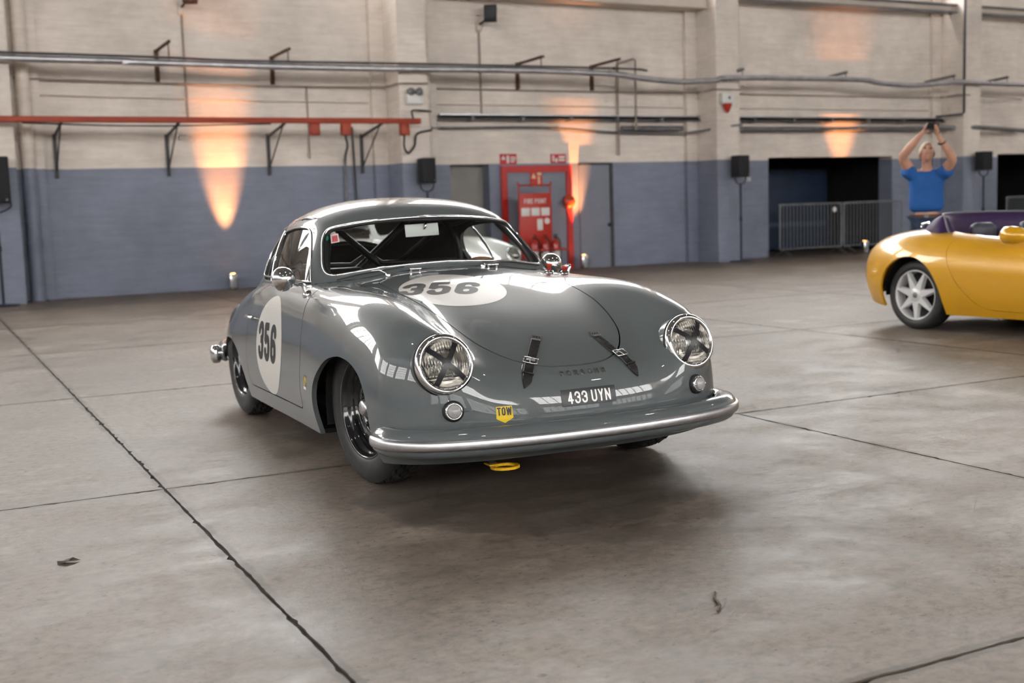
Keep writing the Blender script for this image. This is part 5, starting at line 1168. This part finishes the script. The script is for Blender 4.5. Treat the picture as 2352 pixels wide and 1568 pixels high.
yc = empty('yellow_roadster', (YAX[0], YAX[1], 0), YAA); tag(yc, 'glossy yellow open sports car with purple folded hood and seven-spoke wheels', 'car')
YARCH = lambda x0: smooth_open([(x0-.335,.05),(x0-.335,.26),(x0-.31,.40),(x0-.235,.53),(x0-.12,.61),(x0,.632),(x0+.12,.61),(x0+.235,.53),(x0+.315,.40),(x0+.345,.26),(x0+.35,.05)], 5)
YA = [YARCH(-.01), YARCH(2.27)]
YDOOR = smooth_closed([(.415,.90),(.40,.79),(.375,.69),(.43,.53),(.55,.36),(.73,.225),(1.05,.21),(1.42,.215),(1.52,.27),(1.53,.45),(1.50,.65),(1.44,.80),(1.40,.90),(.9,.95)], 6)
YCOCK = round_poly([(1.28,-.58),(1.28,.58),(.30,.64),(.02,.46),(-.05,0),(.02,-.46),(.30,-.64)], [.12,.12,.16,.2,.2,.2,.16], 6)
def ydoor(s): return np.where((np.abs(s.P[:, 1]) > .60), sdpoly(s.P[:, [0, 2]], YDOOR), -1.)
ysh = YS.sheet(151, 81).clip(lambda s: -np.where(s.P[:, 1] > .4, np.maximum(sdpoly(s.P[:, [0, 2]], YA[0]), sdpoly(s.P[:, [0, 2]], YA[1])), -1.)).clip(lambda s: -np.where(s.n[:, 2] > .1, sdpoly(s.P[:, :2], YCOCK), -1.))
ysh.clip(lambda s: -ydoor(s)-.002).both().build('body_shell', M_YELLOWCAR, yc, lip=.02)
for sg in (1, -1):
    d = ysh.clip(lambda s: ydoor(s)-.002); (d if sg > 0 else d.mirror()).build('door', M_YELLOWCAR, yc, lip=.02)
# folded hood and cockpit
v = []; f = []; n = 41
def hood_lift(a): t = min(1., max(0., (math.pi/2-abs(a))/.42)); return t*t*(3-2*t)
for k in range(n):
    a = -math.pi/2+math.pi*k/(n-1); ca, sa = math.cos(a), math.sin(a); q = hood_lift(a); zb = .79+.045*q
    for cx, rx, ry, h in ((.24,.56,.735,-.03), (.24,.51,.72,.035), (.25,.44,.70,.085), (.26,.39,.68,.115), (.27,.355,.66,.125), (.285,.325,.64,.11), (.30,.29,.61,.03), (.30,.29,.60,-.18)):
        v.append((cx-rx*ca, ry*sa, zb+h*(q if h > 0 else 1)+.018*ca*q))
for k in range(n-1): f += [(k*8+i, (k+1)*8+i, (k+1)*8+i+1, k*8+i+1) for i in range(7)]
hoodp = MB().add(v, f, True).build('folded_hood', M_PURPLE, yc)
MB().tube([(.27-.355*math.cos(a), .66*math.sin(a), .79+.045*hood_lift(a)+.131*hood_lift(a)+.018*math.cos(a)*hood_lift(a)) for a in np.linspace(-math.pi/2, math.pi/2, 41)], .010, 8).build('piping', mat('grey_piping', (.16, .16, .18), .4, var=.1), hoodp)
MB().tube([(-.02,-.70,.90), (.07,-.722,.915)], .008, 6).build('hood_clasp', M_CHROME, hoodp); MB().lathe([(0,.012),(.014,.01),(.016,0)], 12, (.0,-.715,.875), 'z').build('stud', M_CHROME, hoodp)
MB().box((-.05,-.62,.18), (1.45,.62,.22)).box((1.25,-.62,.2), (1.3,.62,.74)).box((.0,-.60,.2), (.04,.60,.80)).box((.0,-.63,.2), (1.3,-.61,.66)).box((.0,.61,.2), (1.3,.63,.66)).build('cockpit_tub', M_NAVY, yc)
for y in (-.32, .32):
    s = empty('seat', parent=yc); MB().box((.35,y-.23,.22), (.9,y+.23,.40), .05).build('cushion', M_NAVY, s); b_ = MB().box((-.07,-.22,0), (.07,.22,.44), .05).build('backrest', M_NAVY, s); b_.location = (.40, y, .34); b_.rotation_euler = (0, -.2, 0)
    MB().box((.24,y-.13,.74), (.36,y+.13,.90), .05).build('headrest', mat('grey_leather', (.055, .055, .075), .45, var=.1), s)
# windscreen
ws = empty('windscreen', parent=yc)
p = smooth_open([(1.20,-.66,.775),(1.10,-.63,.93),(1.01,-.60,1.06),(1.0,-.5,1.09),(1.02,0,1.12),(1.0,.5,1.09),(1.01,.60,1.06),(1.10,.63,.93),(1.20,.66,.775)], 6)
MB().tube(p, .017, 8).build('frame', mat('white_frame', (.75, .75, .74), .2, .4, var=.03), ws)
MB().add([(1.22,-.6,.79),(1.36,0,.80),(1.22,.6,.79),(1.01,.52,1.08),(1.02,0,1.11),(1.01,-.52,1.08)], [(0, 1, 4, 5), (1, 2, 3, 4)]).build('glass', M_GLASS, ws)
for sg in (-1, 1):
    m_ = empty('door_mirror', parent=yc)
    MB().lathe([(.0,-.095),(.05,-.09),(.07,-.06),(.072,0),(.062,.07),(.034,.12),(0,.135)], 20, (1.06, sg*.93, .815), ((0, 1, 0), (0, 0, 1), (1, 0, 0))).build('shell', M_YELLOWCAR, m_); MB().tube([(1.05, sg*.80, .775), (1.04, sg*.90, .81)], .02, 8).build('stalk', M_YELLOWCAR, m_)
def alloy():
    t = empty('wheel'); prof = [(.205,.075),(.215,.088),(.245,.098),(.275,.092),(.288,.080),(.296,.062),(.298,.02),(.298,-.02),(.296,-.062),(.288,-.080),(.275,-.092),(.245,-.098),(.215,-.088),(.205,-.075)]
    MB().lathe([(r, y) for r, y in prof], 56, axis='y').build('tyre', M_TYRE, t)
    MB().lathe([(.212,-.084),(.216,-.090),(.210,-.093),(.203,-.086),(.198,-.06),(.190,.06)], 56, axis='y').build('rim', M_SILVERW, t)
    MB().lathe([(.19,.0),(.12,.01),(0,.012)], 32, axis='y').build('brake', mat('brake_dark', (.03, .03, .032), .5, .5, var=.2), t)
    MB().lathe([(.070,-.045),(.068,-.078),(.058,-.088),(.0,-.09)], 28, axis='y').build('hub', M_SILVERW, t); MB().lathe([(.026,-.089),(.022,-.095),(0,-.096)], 18, axis='y').build('centre_cap', M_STEEL, t)
    for k in range(7):
        a = 2*math.pi*k/7+.22; ca, sa = math.cos(a), math.sin(a); R_ = lambda r, h, y: (r*ca-h*sa, y, r*sa+h*ca)
        MB().add([R_(.045,-.034,-.088), R_(.045,.034,-.088), R_(.203,.008,-.084), R_(.203,-.008,-.084), R_(.045,-.040,-.05), R_(.045,.040,-.05), R_(.203,.018,-.05), R_(.203,-.018,-.05)], [(0, 1, 2, 3), (0, 4, 5, 1), (1, 5, 6, 2), (3, 7, 4, 0), (2, 6, 7, 3)]).build('spoke', M_SILVERW, t)
    return t
M_SILVERW = mat('silver_wheel_paint', (.68, .68, .68), .38, .2, .3, .03, 10)
aw = alloy(); aw.parent = yc; aw.location = (0, -.715, .298)
for x, y, fl in ((0, .715, 1), (2.28, -.72, 0), (2.28, .72, 1)):
    q = copy_tree(aw, yc); q.location = (x, y, .298); q.rotation_euler = (0, .3, math.pi if fl else 0)
for x in (-.01, 2.27):
    for sg in (-1, 1):
        pts = smooth_open([(x-.345,.28),(x-.345,.42),(x-.2,.6),(x,.66),(x+.2,.6),(x+.355,.42),(x+.355,.20)], 4); n = len(pts)
        MB().add([(a, sg*.4, b) for a, b in pts]+[(a, sg*.77, b) for a, b in pts], [(i, i+1, n+i+1, n+i) for i in range(n-1)]+[tuple(range(n))], True).build('wheel_well', M_DARK, yc)
MB().box((-.28,-.6,.16), (2.6,.6,.18)).build('floor_pan', M_DARK, yc)
MB().lathe([(.012,-.004),(.03,.004),(.033,.012)], 20, (-.80,-.38,.46), ((0, 1, 0), (0, 0, 1), (-1, 0, 0))).build('tail_lamp', M_REDP, yc)

# ------------------------------------------------------------------ white coupe seen through the grey coupe's windows
M_WHITECAR = mat('white_car_paint', (.72, .71, .68), .3, 0, 1.0, .02, 3)
wc = empty('white_coupe', (6.2, 14.0, 0), math.radians(-76)); tag(wc, 'white vintage coupe parked behind the grey coupe, seen through its windows', 'car')
KEEP = ('body_shell', 'roof_shell', 'bonnet', 'door', 'windscreen', 'door_window', 'quarter_window', 'rear_window', 'windscreen_trim', 'side_window_trim', 'headlight', 'indicator_lamp', 'wheel', 'front_bumper', 'rear_bumper', 'floor_pan', 'wheel_well', 'cabin', 'bucket_seat', 'steering_wheel', 'headlining')
SKIP = ('number_roundel', 'number', 'tape_strip')
def copy_white(o, parent):
    c = o.copy(); COL.objects.link(c); c.parent = parent
    if c.data is not None and M_PAINT.name in [m.name for m in c.data.materials if m]:
        c.material_slots[0].link = 'OBJECT'; c.material_slots[0].material = M_WHITECAR
    for ch in list(o.children):
        if ch.name.split('.')[0] not in SKIP: copy_white(ch, c)
for ch in list(coupe.children):
    if ch.name.split('.')[0] in KEEP: copy_white(ch, wc)
# ------------------------------------------------------------------ the man photographing with a raised phone
def skin_body(name, verts, edges, radii, matl, parent, sub=2, root=0):
    me = bpy.data.meshes.new(name); me.from_pydata([tuple(v) for v in verts], edges, []); o = new_obj(name, me, parent, matl)
    o.modifiers.new('skin', 'SKIN'); sv = me.skin_vertices[0].data
    for k, r in enumerate(radii): sv[k].radius = r if isinstance(r, tuple) else (r, r); sv[k].use_root = (k == root)
    o.modifiers['skin'].use_smooth_shade = True; o.modifiers['skin'].branch_smoothing = .6
    s = o.modifiers.new('sub', 'SUBSURF'); s.levels = sub; s.render_levels = sub
    return o
man = empty('person', (10.86, 10.45, 0), math.radians(-46)); tag(man, 'man in a blue t-shirt and jeans photographing with a phone raised overhead', 'person')
M_SKIN = mat('skin', (.50, .27, .19), .5, var=.06, scale=9); M_SHIRT = mat('blue_cotton', (.010, .085, .30), .8, var=.12, scale=6, bump=.15); M_JEANS = mat('denim', (.018, .032, .065), .8, var=.2, scale=25, bump=.2)
# local frame: x to the picture's right, -y towards the camera, z up
V = [(0,.02,.93),(0,.03,1.06),(0,.03,1.24),(0,.02,1.38),(0,.01,1.475),(0,-.015,1.545),(0,-.03,1.60)]; E = [(0,1),(1,2),(2,3),(3,4),(4,5),(5,6)]; Rr = [(.190,.125),(.13,.09),(.125,.085),(.10,.065),(.058,.055),(.060,.06),(.06,.065)]
def chain(start, pts, rad):
    p = start
    for q, r in zip(pts, rad): V.append(q); Rr.append(r); E.append((p, len(V)-1)); p = len(V)-1
    return p
ls = chain(3, [(-.165,-.01,1.425),(-.235,-.10,1.53),(-.280,-.17,1.605),(-.20,-.25,1.70),(-.075,-.32,1.845)], [.066,.068,.058,.054,.036])
rs = chain(3, [(.175,-.01,1.415),(.245,-.09,1.485),(.290,-.16,1.545),(.245,-.24,1.645),(.155,-.31,1.775)], [.066,.068,.058,.054,.037])
lh = chain(ls, [(-.045,-.335,1.885),(-.02,-.345,1.925)], [(.036,.016),(.036,.014)]); rh = chain(rs, [(.13,-.325,1.825),(.115,-.34,1.875)], [(.036,.016),(.036,.014)])
for k in range(4):
    chain(lh, [(-.012+.012*k,-.362-.008*k,1.955+.004*k),(.02+.012*k,-.375,1.982-.003*k),(.045+.008*k,-.368,1.985-.012*k)], [.0085,.008,.007])
    chain(rh, [(.118-.014*k,-.365,1.915+.006*k),(.105-.014*k,-.385,1.95+.006*k),(.085-.012*k,-.38,1.968+.004*k)], [.0085,.008,.007])
chain(lh-1, [(.0,-.325,1.885),(.03,-.33,1.905)], [.0095,.008]); chain(rh-1, [(.095,-.31,1.845),(.075,-.32,1.885)], [.0095,.008])
for sg in (-1, 1): chain(0, [(sg*.095,.02,.86),(sg*.115,.0,.50),(sg*.12,.03,.09),(sg*.125,-.10,.045)], [(.085,.085),.058,.042,.038])
body = skin_body('body', V, E, Rr, M_SKIN, man)
# head: shaped sphere tilted back, joined look with the neck inside the collar
def head_mesh():
    v = []; f = []; nu, nv = 36, 26
    for i in range(nv+1):
        t = math.pi*i/nv
        for j in range(nu):
            a = 2*math.pi*j/nu; x, y, z = math.sin(t)*math.sin(a), -math.sin(t)*math.cos(a), math.cos(t)
            X, Y, Z = x*.077, y*.098, z*.118
            if z < 0: X *= 1+.18*z; Y *= 1+.10*z                      # jaw
            fr = max(0., -y)                                           # front
            g = lambda cx, cz, sx, sz: math.exp(-((X-cx)/sx)**2-((Z-cz)/sz)**2)*(fr > .2)
            Y -= .022*g(0,-.012,.013,.026)+.010*g(0,.022,.012,.022)    # nose
            Y += .011*(g(-.030,.018,.018,.013)+g(.030,.018,.018,.013)) # eye sockets
            Y -= .006*(g(-.030,.040,.026,.010)+g(.030,.040,.026,.010)) # brows
            Y -= .006*g(0,-.052,.024,.008); Y += .004*g(0,-.060,.022,.004); Y -= .009*g(0,-.092,.022,.018)
            v.append((X, Y, Z))
    for i in range(nv): f += [(i*nu+j, (i+1)*nu+j, (i+1)*nu+(j+1) % nu, i*nu+(j+1) % nu) for j in range(nu)]
    return v, f
hv, hf = head_mesh(); hd = MB().add(hv, hf, True)
for sg in (-1, 1): hd.add([(sg*(.074+.012*math.sin(q)), .008+.018*math.cos(p)*math.sin(q+.2), .0+.032*math.sin(p)*math.sin(q+.2)) for q in (.2, .8, 1.4) for p in np.linspace(0, 2*math.pi, 12, endpoint=False)], [(r*12+k, r*12+(k+1) % 12, (r+1)*12+(k+1) % 12, (r+1)*12+k) for r in range(2) for k in range(12)], True)
TILT = Matrix.Translation((0,-.035,1.65)) @ Matrix.Scale(1.06, 4) @ Matrix.Rotation(math.radians(-24), 4, 'X') @ Matrix.Rotation(math.radians(10), 4, 'Z')
head = hd.build('head', M_SKIN, man); head.matrix_local = TILT
ey = mat('eye_dark', (.05, .035, .03), .3, var=.1)
for sg in (-1, 1): MB().lathe([(0,-.004),(.008,-.003),(.011,.002)], 12, (sg*.030,-.0865,.017), 'y').build('eye', ey, head)
MB().tube(smooth_open([(-.024,-.094,-.052),(0,-.101,-.053),(.024,-.094,-.052)], 4), .004, 6).build('mouth', mat('lips', (.36, .13, .10), .5, var=.1), head)
# short fair hair and stubble
v = []; f = []; nu, nv = 36, 10
for i in range(nv+1):
    t = math.pi*.60*i/nv
    for j in range(nu):
        a = 2*math.pi*j/nu; fr = max(0, math.cos(a)); tt = t*(1-.50*fr**2); r = 1.075+.05*math.sin(j*5.1+i*2.3)*.4
        v.append((math.sin(tt)*math.sin(a)*.078*r, -math.sin(tt)*math.cos(a)*.099*r+.003, math.cos(tt)*.120*r))
for i in range(nv): f += [(i*nu+j, (i+1)*nu+j, (i+1)*nu+(j+1) % nu, i*nu+(j+1) % nu) for j in range(nu)]
MB().add(v, f, True).build('hair', mat('fair_hair', (.60, .50, .38), .7, var=.3, scale=90, bump=.4), head)
# clothes
sv = [(0,.02,.925),(0,.03,1.06),(0,.03,1.23),(0,.02,1.355),(0,.0,1.47),(-.15,0,1.405),(-.215,-.06,1.445),(-.248,-.095,1.475),(.16,0,1.40),(.225,-.055,1.43),(.258,-.09,1.455)]
skin_body('t_shirt', sv, [(0,1),(1,2),(2,3),(3,4),(3,5),(5,6),(6,7),(3,8),(8,9),(9,10)], [(.225,.150),(.222,.148),(.245,.160),(.205,.140),(.090,.090),.110,.098,.090,.110,.098,.090], M_SHIRT, man)
jv = [(0,.02,.90),(-.09,.02,.83),(-.115,0,.50),(-.12,.03,.10),(.09,.02,.83),(.115,0,.50),(.12,.03,.10)]
skin_body('jeans', jv, [(0,1),(1,2),(2,3),(0,4),(4,5),(5,6)], [(.205,.14),(.115,.11),.085,.07,(.115,.11),.085,.07], M_JEANS, man)
bt = MB(); n = 40; v = []
for z in (.885, .925):
    for k in range(n): a = 2*math.pi*k/n; v.append((.198*math.cos(a), .02+.135*math.sin(a), z))
bt.add(v, [(k, (k+1) % n, n+(k+1) % n, n+k) for k in range(n)], True); belt = bt.build('belt', mat('brown_leather', (.085, .04, .022), .5, var=.2, scale=30), man)
MB().box((-.025,-.126,.882), (.025,-.112,.928), .005).build('buckle', M_STEEL, belt)
for sg in (-1, 1): MB().box((sg*.125-.05,-.20,0), (sg*.125+.05,.08,.085), .03).build('shoe', mat('dark_shoe', (.03, .025, .02), .5, var=.1), man)
wr = MB().tube([(.163+.036*math.cos(a), -.300-.012*math.cos(a)+.028*math.sin(a), 1.752+.010*math.cos(a)+.016*math.sin(a)) for a in np.linspace(0, 2*math.pi, 20, endpoint=False)], .010, 8, closed=True).build('watch_strap', M_BLACK, man)
ph = empty('mobile_phone', (0, 0, 0)); ph.matrix_world = man.matrix_basis @ (Matrix.Translation((.065,-.385,1.945)) @ Matrix.Rotation(.5, 4, 'Z') @ Matrix.Rotation(.5, 4, 'X') @ Matrix.Rotation(.15, 4, 'Y')); tag(ph, 'black mobile phone held up in both hands', 'phone')
MB().box((-.075,-.005,-.038), (.075,.005,.038), .004).build('case', M_BLKCAB, ph); MB().box((-.07,.0048,-.034), (.07,.006,.034)).build('screen', mat('phone_screen', (.01, .01, .012), .1, var=.05), ph); MB().lathe([(.008,-.006),(0,-.007)], 12, (.055,0,.02), 'y').build('camera_lens', M_CHROME, ph)
